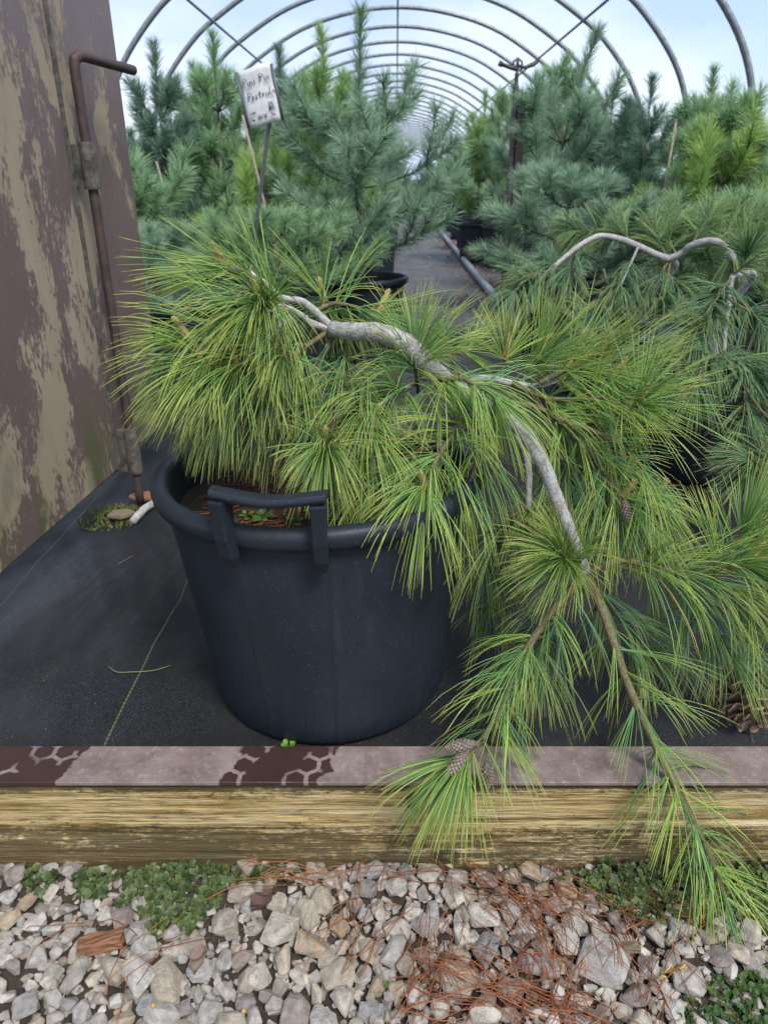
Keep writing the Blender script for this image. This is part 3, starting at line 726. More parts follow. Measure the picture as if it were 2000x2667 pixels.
# litter in the pot (dry needles) and pellets
def litter(mb, n, pick, zf, seed, ln=(.05, .12), wd=.0013, pal=((.20, .06, .02), (.34, .14, .05)), lift=.004):
    rg = random.Random(seed)
    for k in range(n):
        x, y, th = pick(rg); l = rg.uniform(*ln); cv = rg.gauss(0, 5.0); K = 7
        c = np.array(pal[0]) + (np.array(pal[1]) - np.array(pal[0])) * rg.random(); c = c * rg.uniform(.7, 1.2)
        pts = []; px_, py_ = x, y; t = th
        for q in range(K):
            pts.append([px_, py_, zf(px_, py_)]); px_ += math.cos(t) * l / (K - 1); py_ += math.sin(t) * l / (K - 1); t += cv * l / (K - 1)
        pts = np.array(pts); z = pts[:, 2].copy()
        # needles bridge between high points
        for it in range(6):
            z[1:-1] = np.maximum(z[1:-1], .5 * (z[:-2] + z[2:]))
        pts[:, 2] = z + lift + rg.random() * .004
        mb.tube(pts, wd * .5, 3, c, caps=False)
mb = MB()
def pk(rg):
    a = rg.uniform(0, 6.28); q = (PR - .06) * math.sqrt(rg.random()); return q * math.cos(a), q * math.sin(a), a + math.pi + rg.uniform(-1.1, 1.1)
litter(mb, 420, pk, lambda x, y: PH - .072 + .012 * float(vnoise(np.array([[x * 7, y * 7]]), 5, 3)[0]) if x * x + y * y < (PR - .04) ** 2 else PH - .060, 4, (.03, .09))
tag(mb.obj('needle_litter', M['dry'], pot), kind='stuff')

# ------------------------------------------------------------------ small leafy weeds
def leaf_rosette(mb, c, n, size, seed, tilt=(.3, 1.0), col=((.05, .12, .02), (.14, .26, .04)), lobes=0, stalk=.5):
    rg = random.Random(seed)
    for k in range(n):
        az = 2.4 * k + rg.uniform(-.3, .3); el = rg.uniform(*tilt); L_ = size * rg.uniform(.7, 1.15); wd = L_ * .42
        d = np.array([math.cos(az) * math.cos(el), math.sin(az) * math.cos(el), math.sin(el)]); s_ = np.array([-math.sin(az), math.cos(az), 0]); u_ = np.cross(d, s_) * -1
        b0 = np.array(c) + np.array([0, 0, .25 * L_ * k / n])
        K = 7; ed = []; ctr = []
        for q in range(K):
            t = q / (K - 1); x = stalk * L_ + L_ * t; ww = wd * math.sin(math.pi * min(1, t * .92 + .06)) ** .7 * (1 + .12 * math.sin(t * 16)); dz = -.35 * L_ * t * t
            pc = b0 + d * x + np.array([0, 0, dz]); ctr.append(pc - u_ * 0); ed.append((pc + s_ * ww + u_ * ww * .25, pc - s_ * ww + u_ * ww * .25))
        V = []
        for q in range(K): V += [ed[q][0], ctr[q], ed[q][1]]
        F = [(3 * q, 3 * q + 1, 3 * q + 4, 3 * q + 3) for q in range(K - 1)] + [(3 * q + 1, 3 * q + 2, 3 * q + 5, 3 * q + 4) for q in range(K - 1)]
        cc = np.array(col[0]) + (np.array(col[1]) - np.array(col[0])) * rg.random()
        mb.add(np.array(V), np.array(F), cc)
        mb.tube([np.array(c), b0 + d * stalk * L_ * 1.05], .0009, 4, cc * .9, caps=False)
def weed(name, loc, n, size, seed, label, tilt=(.2, 1.0), cat='weed', group=None, col=((.05, .12, .02), (.14, .26, .04))):
    mb = MB(); leaf_rosette(mb, (0, 0, 0), n, size, seed, tilt, col)
    o = mb.obj(name, M['leaf']); o.location = loc; return tag(o, label, cat, group)
pz = PZ + PH - .068
for k, (x, y, s_, n, lb) in enumerate(((690, 1335, .016, 9, 'small bright weed with round leaves under the left half of the pot handle'),
                                   (760, 1345, .015, 9, 'small bright weed under the middle of the pot handle'),
                                   (855, 1340, .017, 8, 'toothed green weed beside the right leg of the pot handle'),
                                   (640, 1330, .012, 7, 'tiny weed with white buds beside the left leg of the pot handle'))):
    P = onz(x, y, pz + .012); weed('weed', (P.x, P.y, pz), n, s_, 10 + k, lb)
P = onz(752, 1948, -.018); weed('seedling', (P.x, max(P.y, 1.006), -.018), 6, .013, 33, 'single bright green seedling between the pot and the rusty bar', (.5, 1.2), 'seedling', col=((.16, .34, .04), (.24, .42, .06)))
P = onz(995, 2570, -.21); weed('seedling', (P.x, P.y, hgt(P.x, P.y) - .012), 6, .007, 34, 'tiny green seedling growing between the gravel stones', (.3, 1.0), 'seedling')

# ------------------------------------------------------------------ cones and buds
def cone_mesh(name, length, rad, n, opened=0.0, seed=0, c0=(.20, .15, .11), c1=(.36, .30, .24)):
    rg = random.Random(seed); mb = MB(); K = 12
    ax = [(0, 0, length * k / (K - 1)) for k in range(K)]
    pr = [max(.06, math.sin(math.pi * (.10 + .86 * k / (K - 1))) ** .75) for k in range(K)]
    mb.tube(ax, [rad * (.80 if not opened else .35) * q for q in pr], 10, np.array(c0) * (.5 if opened else .8))
    for k in range(n):
        t = (k + .5) / n; z = length * t; az = k * 2.39996; rr = rad * max(.1, math.sin(math.pi * (.10 + .86 * t)) ** .75)
        d = np.array([math.cos(az), math.sin(az), 0]); s_ = np.array([-math.sin(az), math.cos(az), 0]); up = np.array([0, 0, 1.])
        sz = (rad * 2.9 / math.sqrt(n) * 2.0) * (.6 + .6 * math.sin(math.pi * t))
        c = np.array(c0) + (np.array(c1) - np.array(c0)) * rg.random()
        if not opened:
            o_ = d * rr * .80 + up * z; tipv = d * rr * 1.02 + up * (z + sz * .30)
            V = [o_ - s_ * sz * .5 + up * sz * .1, o_ - up * sz * .35, o_ + s_ * sz * .5 + up * sz * .1, tipv + d * rr * .10, d * rr * .84 + up * (z + sz * .55)]
            mb.add(np.array(V), np.array([(0, 1, 3), (1, 2, 3), (2, 4, 3), (4, 0, 3)]), np.array([c * .45, c * .5, c * .45, c * 1.15, c * .6]))
        else:
            e = opened * (1 - .75 * t); dd = d * math.cos(e - .9) + up * math.sin(.9 - e) ; dd = d * (.9 - .5 * t) + up * (.45 - .55 * (1 - t))
            dd /= np.linalg.norm(dd); nn = np.cross(s_, dd); L_ = rad * (.85 * math.sin(math.pi * (.16 + .78 * t)) + .12)
            o_ = up * z * .92; V = []; th_ = .0016
            for sg in (1, -1):
                for (u, ww, lf) in ((.15, .16, 0), (.6, .36, .02), (.9, .46, .10), (1.02, .22, .20)):
                    for sd_ in (-1, 1): V.append(o_ + dd * L_ * u + s_ * sd_ * ww * L_ * .62 + nn * (lf * L_ + sg * th_))
            V = np.array(V); F = [(0, 1, 3, 2), (2, 3, 5, 4), (4, 5, 7, 6), (8, 10, 11, 9), (10, 12, 13, 11), (12, 14, 15, 13), (6, 7, 15, 14), (0, 2, 10, 8), (2, 4, 12, 10), (4, 6, 14, 12), (1, 9, 11, 3), (3, 11, 13, 5), (5, 13, 15, 7)]
            cc = np.array([c * .35, c * .35, c * .6, c * .6, c, c, c * 1.5, c * 1.5] * 2); mb.add(V, np.array(F), cc)
    return mb.mesh(name, M['soft'], smooth=False)
cone_me = cone_mesh('cone', .052, .0105, 90)
def bud_mesh(length=.032, rad=.0042, seed=0):
    mb = MB(); K = 8
    mb.tube([(0, 0, length * k / (K - 1)) for k in range(K)], [rad * q for q in (.8, 1, .98, .95, .9, .8, .62, .2)], 8, np.array((.34, .30, .10)))
    for k in range(34):
        t = k / 34; az = k * 2.4; rr = rad * (1.0 - .35 * t); d = np.array([math.cos(az), math.sin(az), 0]); s_ = np.array([-math.sin(az), math.cos(az), 0]); z = length * (.05 + .9 * t)
        o_ = d * rr + np.array([0, 0, z]); q = rad * .42
        c = np.array((.66, .57, .24)) if k % 3 else np.array((.52, .36, .15))
        mb.add(np.array([o_ - s_ * q, o_ + s_ * q, o_ + d * q * .7 + np.array([0, 0, q * 1.6]), o_ + np.array([0, 0, -q * 1.2]) - d * q * .2]), np.array([(0, 1, 2), (1, 0, 3)]), c)
    return mb.mesh('bud', M['soft'], smooth=False)
bud_me = bud_mesh()
def stick_on(name, me, p, d, parent, sc=1.0):
    o = link(name, me, parent); o.location = p; o.scale = (sc, sc, sc)
    o.rotation_mode = 'QUATERNION'; o.rotation_quaternion = Vector(d).normalized().to_track_quat('Z', 'Y'); return o

# ------------------------------------------------------------------ the weeping pine
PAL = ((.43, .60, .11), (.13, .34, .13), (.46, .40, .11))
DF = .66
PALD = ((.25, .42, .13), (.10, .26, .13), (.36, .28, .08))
base = Vector((PX + .02, PY + .03, PZ + PH - .08))
pine = empty('weeping_pine', base, 0, 'weeping pine with long yellow-green needles spilling over the black pot and bar', 'pine tree')
def loc(p): return Vector(p) - base
def limb(name, pts, r0, r1, mt, n=26, parent=pine, sides=10, org=None):
    org = base if org is None else org
    pth = smooth_path([Vector(p) - org for p in pts], n)
    rads = [r0 + (r1 - r0) * (k / (n - 1)) * 1.0 for k in range(n)]
    rads = [q * (1 + .05 * math.sin(k * 1.7) + (.03 if k % 7 == 0 else 0)) for k, q in enumerate(rads)]
    mb = MB(); mb.tube(pth, rads, sides); return mb.obj(name, M[mt], parent, color=False), pth
cr_ = at(1165, 1030, 1.25)
trunk, tp = limb('trunk', [base + Vector((0, 0, -.03)), base + Vector((.06, .03, .08)), at(1230, 1060, 1.28), at(1185, 1015, 1.24), at(1127, 965, 1.20), at(1060, 897, 1.18), at(985, 866, 1.18), at(920, 864, 1.20), at(868, 858, 1.23)], .020, .0135, 'bark_grey', 50, sides=14)
SH = 0
def branch(pts, r0=.005, r1=.0022, mt='bark_twig', start=.35, dens=260, nlen=.13, droop=.65, bud=True, pal=PAL, ang=(35, 75), upb=-.14, width=.0015, parent=None, per=5, org=None, budup=True, segs=5, tipn=14):
    """one branch (part) with its own needles (sub-part) and terminal bud"""
    global SH; SH += 1
    par = parent or pine; og = base if org is None else org
    o, pth = limb('branch', [at(*p) if len(p) == 3 and not isinstance(p, Vector) else p for p in pts], r0, r1, mt, 26, par, 8, og)
    mb = MB(); dress(mb, pth, start, dens, per, nlen * (1.13 if par is pine else 1.05), ang, droop * 1.15, width, pal, SH, segs, True, tipn, upb=upb, tipcol=(.52, .52, .13) if par is pine else (.34, .42, .15))
    f = mb.obj('needles', M['needle'], o); tag(f, kind='stuff')
    if bud:
        t = (pth[-1] - pth[-3]).normalized(); d = (t * .5 + Vector((0, 0, 1.0 if budup else .2))).normalized()
        stick_on('bud', bud_me, pth[-1], d, o, 1.45 if par is pine else 1.2)
        rg = random.Random(SH)
        for k in range(2):
            stick_on('bud', bud_me, pth[-1], (d + Vector((rg.gauss(0, .5), rg.gauss(0, .5), .1))).normalized(), o, .45)
    return o, pth
BG = 'bark_grey'
# upper left mound
branch([(868, 858, 1.24), (820, 811, 1.23), (783, 784, 1.22), (735, 775, 1.21), (681, 730, 1.21), (640, 705, 1.20), (590, 700, 1.19)], .0075, .0028, BG, .62, 150, .13, .12, upb=.1, ang=(12, 48), tipn=12)
branch([(860, 858, 1.24), (808, 841, 1.22), (777, 817, 1.20), (735, 799, 1.18), (705, 808, 1.16), (682, 800, 1.14)], .007, .003, BG, .6, 420, .13, .7, tipn=34)
branch([(800, 830, 1.22), (747, 835, 1.20), (717, 871, 1.18), (687, 907, 1.16), (655, 935, 1.14), (620, 950, 1.12)], .006, .0025, BG, .25, 300, .13, .8)
branch([(735, 799, 1.18), (690, 830, 1.16), (640, 870, 1.15), (590, 920, 1.14), (545, 950, 1.13)], .005, .0022, 'bark_twig', .15, 330, .135, .75)
branch([(705, 808, 1.16), (640, 820, 1.15), (560, 850, 1.14), (500, 890, 1.13)], .0045, .002, 'bark_twig', .2, 320, .13, .55)
branch([(868, 858, 1.24), (840, 810, 1.25), (850, 775, 1.26), (845, 790, 1.27)], .004, .002, 'bark_twig', .3, 300, .12, .45)
branch([(820, 811, 1.23), (870, 790, 1.27), (930, 800, 1.30), (985, 815, 1.32)], .004, .002, 'bark_twig', .3, 260, .12, .4)
branch([(860, 860, 1.24), (800, 900, 1.20), (760, 930, 1.17), (740, 935, 1.15)], .005, .002, 'bark_twig', .3, 380, .13, .85)
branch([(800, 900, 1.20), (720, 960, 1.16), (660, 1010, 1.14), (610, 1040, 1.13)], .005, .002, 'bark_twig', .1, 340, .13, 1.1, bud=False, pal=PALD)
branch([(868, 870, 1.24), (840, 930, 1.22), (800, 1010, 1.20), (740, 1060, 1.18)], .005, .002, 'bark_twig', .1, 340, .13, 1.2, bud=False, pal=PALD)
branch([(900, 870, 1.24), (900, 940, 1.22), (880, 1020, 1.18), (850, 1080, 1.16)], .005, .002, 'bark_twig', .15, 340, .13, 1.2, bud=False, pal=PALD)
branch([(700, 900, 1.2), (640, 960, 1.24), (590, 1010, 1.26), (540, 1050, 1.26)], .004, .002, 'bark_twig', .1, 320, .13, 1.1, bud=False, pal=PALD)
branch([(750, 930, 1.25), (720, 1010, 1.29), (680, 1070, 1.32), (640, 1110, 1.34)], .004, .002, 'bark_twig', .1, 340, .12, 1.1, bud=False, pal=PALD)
# over the pot, centre
branch([(880, 1020, 1.18), (870, 1100, 1.12), (852, 1165, 1.08), (850, 1170, 1.07)], .0035, .002, 'bark_brown', .75, 700, .11, .9, tipn=30)
branch([(1000, 940, 1.24), (940, 1000, 1.18), (930, 1080, 1.14), (960, 1120, 1.12)], .0045, .002, 'bark_brown', .25, 320, .13, .9, bud=False)
branch([(1127, 975, 1.25), (1060, 1010, 1.20), (1020, 1030, 1.17), (980, 1060, 1.14)], .005, .0022, BG, .35, 330, .13, .8, bud=False)
branch([(1090, 1030, 1.22), (1085, 990, 1.20), (1080, 965, 1.19), (1079, 955, 1.19)], .003, .002, 'bark_brown', .5, 500, .13, .85, tipn=38)
branch([(1060, 900, 1.22), (1110, 920, 1.27), (1170, 915, 1.31), (1220, 915, 1.33)], .004, .002, 'bark_twig', .25, 150, .095, .1, upb=.5, bud=False)
branch([(1127, 975, 1.25), (1150, 990, 1.17), (1200, 985, 1.14), (1240, 1005, 1.12), (1270, 1020, 1.12), (1295, 1040, 1.12)], .005, .0022, 'bark_twig', .2, 260, .14, .9, bud=False)
# left hanging front branch
branch([(1289, 1082, 1.24), (1215, 1107, 1.17), (1165, 1155, 1.11), (1128, 1215, 1.07), (1106, 1275, 1.04)], .006, .0028, 'bark_twig', .15, 300, .145, .75, tipn=26)
branch([(1215, 1107, 1.17), (1240, 1180, 1.15), (1230, 1240, 1.13), (1200, 1290, 1.12)], .004, .002, 'bark_brown', .2, 300, .135, 1.0, bud=False)
branch([(1165, 1155, 1.12), (1080, 1180, 1.12), (1010, 1220, 1.11), (960, 1250, 1.11)], .004, .002, 'bark_twig', .15, 300, .13, .9, bud=False)
# to the right, over the far rim
branch([(1185, 1010, 1.27), (1260, 985, 1.28), (1331, 998, 1.28), (1400, 1005, 1.28), (1460, 990, 1.28)], .009, .003, BG, .45, 240, .14, .35, upb=.2)
branch([(1260, 985, 1.28), (1290, 960, 1.28), (1310, 945, 1.28), (1315, 935, 1.28)], .003, .002, 'bark_brown', .4, 260, .10, .3, upb=.1, tipn=12)
branch([(1331, 998, 1.28), (1360, 970, 1.29), (1385, 945, 1.30), (1400, 935, 1.3)], .003, .002, 'bark_brown', .3, 260, .13, .2, upb=.2, tipn=16)
branch([(1331, 998, 1.28), (1440, 1040, 1.25), (1576, 1038, 1.22), (1640, 1062, 1.20), (1665, 1050, 1.19)], .006, .0025, 'bark_twig', .15, 320, .15, .35)
branch([(1400, 1000, 1.27), (1480, 960, 1.27), (1540, 965, 1.27), (1590, 985, 1.26)], .005, .002, 'bark_twig', .2, 230, .15, .15, upb=.3)
branch([(1289, 1045, 1.24), (1390, 1060, 1.23), (1440, 1085, 1.22), (1520, 1160, 1.19), (1575, 1230, 1.16), (1615, 1300, 1.14)], .0065, .003, 'bark_twig', .2, 300, .15, .6)
branch([(1440, 1085, 1.20), (1560, 1130, 1.18), (1650, 1190, 1.16), (1680, 1250, 1.15), (1700, 1300, 1.14)], .005, .0022, 'bark_twig', .1, 200, .14, .55)
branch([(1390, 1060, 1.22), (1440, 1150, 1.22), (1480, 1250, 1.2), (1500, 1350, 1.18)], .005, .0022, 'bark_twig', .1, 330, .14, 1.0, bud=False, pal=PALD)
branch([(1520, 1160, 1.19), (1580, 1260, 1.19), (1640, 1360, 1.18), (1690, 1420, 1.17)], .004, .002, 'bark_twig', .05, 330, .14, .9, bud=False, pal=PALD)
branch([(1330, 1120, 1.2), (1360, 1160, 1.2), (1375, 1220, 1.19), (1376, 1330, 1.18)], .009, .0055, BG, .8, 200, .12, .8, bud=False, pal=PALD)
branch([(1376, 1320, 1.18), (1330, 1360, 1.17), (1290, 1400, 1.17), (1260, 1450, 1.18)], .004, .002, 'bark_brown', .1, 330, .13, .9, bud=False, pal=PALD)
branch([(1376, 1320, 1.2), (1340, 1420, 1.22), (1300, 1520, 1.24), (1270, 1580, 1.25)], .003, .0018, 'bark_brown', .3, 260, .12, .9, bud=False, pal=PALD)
# the big arching stem down the right, and its whorl
stem, sp_ = limb('trunk', [at(1185, 1015, 1.24), at(1250, 1050, 1.19), at(1310, 1085, 1.14), at(1362, 1125, 1.11), at(1412, 1205, 1.085), at(1450, 1300, 1.075), at(1490, 1400, 1.08), at(1525, 1492, 1.095)], .0135, .0095, BG, 44, sides=12)
WH = (1527, 1495, 1.10)
branch([WH, (1500, 1480, 1.085), (1475, 1465, 1.075), (1466, 1455, 1.07)], .004, .0028, 'bark_brown', .2, 900, .11, .5, tipn=40)
_, pl = branch([WH, (1430, 1600, 1.05), (1345, 1740, 1.005), (1300, 1850, .965), (1255, 1925, .935), (1205, 1985, .905)], .0075, .0038, 'bark_twig', .22, 190, .15, .75, bud=False, tipn=40)
_, pr_ = branch([WH, (1572, 1600, 1.06), (1630, 1770, 1.0), (1700, 1930, .945), (1765, 2060, .905), (1835, 2205, .868), (1880, 2320, .845), (1908, 2400, .835)], .008, .0042, 'bark_twig', .14, 190, .155, .7, bud=False, tipn=16)
_, pq = branch([WH, (1600, 1463, 1.09), (1660, 1466, 1.08), (1760, 1492, 1.065), (1840, 1505, 1.055), (1900, 1478, 1.045), (1945, 1468, 1.04)], .0065, .0035, 'bark_twig', .12, 260, .15, .75, tipn=40)
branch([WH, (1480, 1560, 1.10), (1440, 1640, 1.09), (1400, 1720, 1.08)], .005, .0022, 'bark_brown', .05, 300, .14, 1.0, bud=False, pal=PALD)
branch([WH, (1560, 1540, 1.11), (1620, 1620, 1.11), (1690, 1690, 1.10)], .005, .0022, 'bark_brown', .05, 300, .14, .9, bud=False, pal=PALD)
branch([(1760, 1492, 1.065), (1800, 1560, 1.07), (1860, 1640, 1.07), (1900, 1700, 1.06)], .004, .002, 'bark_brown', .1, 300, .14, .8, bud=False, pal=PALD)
branch([(1840, 1505, 1.055), (1890, 1440, 1.06), (1930, 1390, 1.07)], .004, .002, 'bark_twig', .1, 360, .14, .1, upb=.2, bud=False)
branch([(1840, 1505, 1.055), (1920, 1540, 1.05), (2010, 1600, 1.05), (2100, 1680, 1.04)], .004, .002, 'bark_twig', .1, 320, .14, .7, bud=False)
branch([(1945, 1468, 1.04), (2020, 1440, 1.03), (2100, 1440, 1.02)], .004, .002, 'bark_twig', .1, 320, .13, .3)
# cones hanging on the pine
for (x, y, Y, dx, dz, sc) in ((1880, 1535, 1.052, .25, -1, 1.0), (1925, 1530, 1.05, .75, -.8, 1.0), (1212, 1962, .868, -.55, -.7, .95), (1238, 1936, .888, -1, -.05, .95), (1268, 1985, .895, .05, -1, .95), (1622, 1300, 1.11, .35, -1, .85)):
    P = at(x, y, Y); d = Vector((dx, -.15, dz)).normalized()
    o = stick_on('cone', cone_me, P - base, d, pine, sc)
for a_, b_ in (((1845, 1505, 1.055), (1880, 1536, 1.052)), ((1848, 1503, 1.055), (1926, 1531, 1.05)), ((1240, 1945, .925), (1212, 1963, .868)), ((1262, 1925, .935), (1238, 1937, .888)), ((1262, 1925, .935), (1268, 1986, .895)), ((1610, 1290, 1.11), (1622, 1301, 1.11))):
    mb = MB(); mb.tube([at(*a_) - base, (at(*a_) + at(*b_)) / 2 - base + Vector((0, 0, .004)), at(*b_) - base], .0022, 6)
    mb.obj('cone_stalk', M['bark_twig'], pine, color=False)

DF = 1.0
# ------------------------------------------------------------------ neighbouring pots and pines
pm_ = MB(); V, F = lathe(pot_mesh(.25, .205, .45), 40); pm_.add(V, F); pot_me = pm_.mesh('pot_wall', M['pot'], color=False)
soil_me = tri_soil(.215, .39, 3).mesh('soil', M['soil'], color=False)
npots = 0
def place_pot(x, y, sc=1.0, label=None, group='black pots standing in the rows behind'):
    global npots
    o = empty('nursery_pot', (x, y, -.020), random.uniform(0, 6.28), label or 'plain black nursery pot under a pine in the rows behind the large pot', 'pot', group if not label else None)
    o.scale = (sc, sc, sc)
    link('pot_wall', pot_me, o); link('soil', soil_me, o); npots += 1
    return o

def make_pine(seed, H, spread, nw, pal, nlen=.085, dens=330, lead=.3, lat=3, lean=(0, 0), low=.10, prof=.75, wd=.0030, elev=(15, 50), per=3, ls=.1):
    rg = random.Random(seed); wood = MB(); fol = MB(); K = 0
    def tp_(z): t = z / H; return Vector((lean[0] * t * t + .012 * math.sin(5 * t + seed), lean[1] * t * t + .012 * math.cos(4 * t + seed), z))
    tpth = [tp_(H * k / 15) for k in range(16)]
    wood.tube(tpth, [.014 * (1 - .75 * k / 15) for k in range(16)], 7)
    zs = [low * H + (H * (1 - lead / H) - low * H) * (i / max(1, nw - 1)) for i in range(nw)]
    kk = 0
    def nd(path, start, dn, up=0.1, ang=(25, 62), sc=1.0):
        nonlocal kk; kk += 1
        dress(fol, path, start, dn, per, nlen * sc, ang, .12, wd, pal, seed * 1000 + kk, 2, False, 10, tipcol=tuple(np.array(pal[0]) * 1.15), upb=up, spread=.16)
    nd(tpth[int(15 * (1 - lead / H)):], ls, dens * 1.5, 0, (18, 45), 1.0)
    for i, z in enumerate(zs):
        fr = z / H; nb = rg.randint(4, 6); a0 = rg.uniform(0, 6.28)
        for j in range(nb):
            az = a0 + j * 6.283 / nb + rg.gauss(0, .25); Lb = (spread * (1 - fr) ** prof + .09) * rg.uniform(.7, 1.2)
            e0, e1 = R(elev[0] + 25 * fr + rg.gauss(0, 8)), R(elev[1] + 22 * fr + rg.gauss(0, 8))
            p = tp_(z); pts = [p]; m_ = 6
            for q in range(m_):
                e = e0 + (e1 - e0) * q / m_; p = p + Vector((math.cos(az) * math.cos(e), math.sin(az) * math.cos(e), math.sin(e))) * (Lb / m_); az += rg.gauss(0, .05); pts.append(p)
            wood.tube(pts, [.0065 * (1 - .6 * q / m_) * (1 - .4 * fr) for q in range(m_ + 1)], 5)
            nd(pts, .22, dens)
            for l in range(rg.randint(max(1, lat - 1), lat + 1)):
                t = rg.uniform(.35, .85); b_ = pts[int(t * m_)]; la = az + rg.choice([-1, 1]) * rg.uniform(.5, 1.0); le = e0 + (e1 - e0) * t + rg.gauss(.1, .25); ll = Lb * rg.uniform(.28, .48)
                sp = [b_ + Vector((math.cos(la) * math.cos(le), math.sin(la) * math.cos(le), math.sin(le))) * (ll * q / 3) + Vector((0, 0, .04 * (q / 3) ** 2)) for q in range(4)]
                wood.tube(sp, [.0035, .003, .0025, .002], 4, caps=False); nd(sp, .05, dens)
    return (wood.mesh('trunk', M['bark_brown'], color=False), fol.mesh('needles', M['needle_far']), tp_(H), H)
BLUE = ((0.342, 0.479, 0.308), (0.131, 0.245, 0.165)); BLUED = ((0.211, 0.331, 0.228), (0.085, 0.171, 0.125)); GRN = ((0.365, 0.524, 0.171), (0.137, 0.285, 0.108)); YEL = ((0.433, 0.581, 0.160), (0.182, 0.342, 0.114)); MID = ((0.331, 0.490, 0.239), (0.125, 0.257, 0.137))
VAR = {
 'narrow': make_pine(1, 1.22, .24, 6, BLUED, .085, 330, .36, 2),
 'narrow2': make_pine(2, 1.22, .28, 6, MID, .09, 320, .36, 2, ls=.4),
 'wide': make_pine(3, 1.30, .58, 4, BLUE, .095, 330, .60, 3, low=.10, elev=(5, 35)),
 'medium': make_pine(4, 1.20, .42, 5, MID, .095, 330, .32, 3),
 'yellow': make_pine(5, 1.20, .38, 5, GRN, .095, 300, .44, 3, ls=.66),
 'leaning': make_pine(6, 1.22, .46, 4, BLUE, .10, 330, .55, 3, lean=(.22, 0)),
 'bushy': make_pine(7, .62, .46, 3, YEL, .10, 330, .14, 3, elev=(15, 55)),
 'low': make_pine(8, .50, .48, 3, MID, .10, 330, .12, 3, elev=(5, 40)),
 'dark': make_pine(9, 1.15, .40, 5, BLUED, .09, 330, .42, 3, ls=.62),
 'low_blue': make_pine(10, .72, .55, 3, BLUE, .105, 330, .2, 3, elev=(0, 35)),
}
lead_bud = bud_mesh(.03, .006)
def place_tree(var, X, Y, H, label, group=None, rz=None, pot_=True, potlabel=None, wid=1.0, name='pine_tree', potgroup=None):
    wd_, fo, top, h0 = VAR[var]; s_ = H / h0; zb = .37
    o = empty(name, (X, Y, zb), random.uniform(0, 6.28) if rz is None else rz, label, 'pine tree', group)
    sx_ = (.5 + .5 * s_) * wid; o.scale = (sx_, sx_, s_)
    link('trunk', wd_, o); f = link('needles', fo, o); f['kind'] = 'stuff'
    if Y < 8: stick_on('bud', lead_bud, top, (0, 0, 1), o, 1.0)
    if pot_:
        q = place_pot(X, Y, 1.0, potlabel or 'black pot under the ' + ' '.join(label.split()[:12]))
        if potgroup: q['group'] = potgroup
    return o
def tree_px(var, x, y, Y, label, group=None, rz=None, shift=0, **kw):
    P = at(x, y, Y); return place_tree(var, P.x - shift, Y, P.z - .37, label, group, rz, **kw)
# the ones that can be told apart, by the place of their leader's tip
tree_px('narrow', 403, 125, 4.7, 'narrow blue-green pine with a tufted tip beside the open door', rz=.4)
tree_px('narrow2', 556, 98, 4.9, 'tall slim pine whose tip crosses the slanting purlin left of the sign', rz=1.0)
tree_px('narrow', 505, 180, 6.0, 'short slim pine between the door pine and the taller slim pine', rz=2.0)
tree_px('dark', 733, 138, 6.2, 'dark blue-green pine just right of the white sign', rz=3.0)
tree_px('yellow', 838, 90, 5.4, 'grass-green pine with a bare candle-like leader behind the sign', rz=.8)
tree_px('wide', 935, 35, 4.15, 'tallest blue-green pine with star-like whorls at the path edge', rz=.55)
tree_px('leaning', 1562, 92, 5.5, 'blue-green pine leaning away from the sprinkler post', rz=.0, shift=.25)
tree_px('medium', 1475, 160, 6.6, 'upright pine close behind the sprinkler post', rz=2.2)
tree_px('dark', 1603, 232, 6.2, 'dark pine with a small tufted tip behind the leaning pine', rz=1.2)
tree_px('dark', 1696, 212, 5.4, 'dark pine with a lone fan-shaped tip against the sky', rz=4.0)
tree_px('narrow2', 1862, 190, 4.8, 'grass-green pine with a bare leader and fan tip near the side posts', rz=2.6)
tree_px('medium', 1908, 232, 4.3, 'broad green pine with a pale bud at its tip near the side posts', rz=3.3)
tree_px('yellow', 1262, 250, 9.4, 'olive-green pine at the far bend of the pipe', rz=1.5)
tree_px('medium', 1335, 232, 8.8, 'olive-green twin-topped pine beyond the sprinkler post', rz=.2)
place_tree('low_blue', -.98, 3.25, .34, 'low tangled blue-green pine in a pot next to the open door', rz=.4, wid=.8, potlabel='black pot with pale rim next to the open door')
place_tree('low', -.50, 3.50, .36, 'bushy yellow-green pine at the foot of the sign stake', rz=1.0, potlabel='black pot at the foot of the sign stake')
place_tree('low_blue', .98, 4.15, .55, 'spreading low blue-green pine beside the pipe under the sprinkler post', rz=2.4, wid=1.15, potlabel='black pot under the sprinkler post')
place_tree('low', 1.55, 3.35, .42, 'low spreading pine behind the arching grey branches', rz=.4, wid=1.1)
place_tree('bushy', 1.75, 4.15, .66, 'bright yellow-green bushy pine with a bamboo cane', rz=.6, wid=.95)
place_tree('low', -1.35, 3.9, .55, 'low mid-green pine half hidden behind the open door', rz=.9)
place_tree('bushy', -.62, 4.3, .55, 'light green bushy pine between the sign and the tallest pine', rz=.9, wid=.8)
place_tree('low_blue', 2.05, 3.5, .55, 'low blue-green pine beside the side posts', rz=2.1)
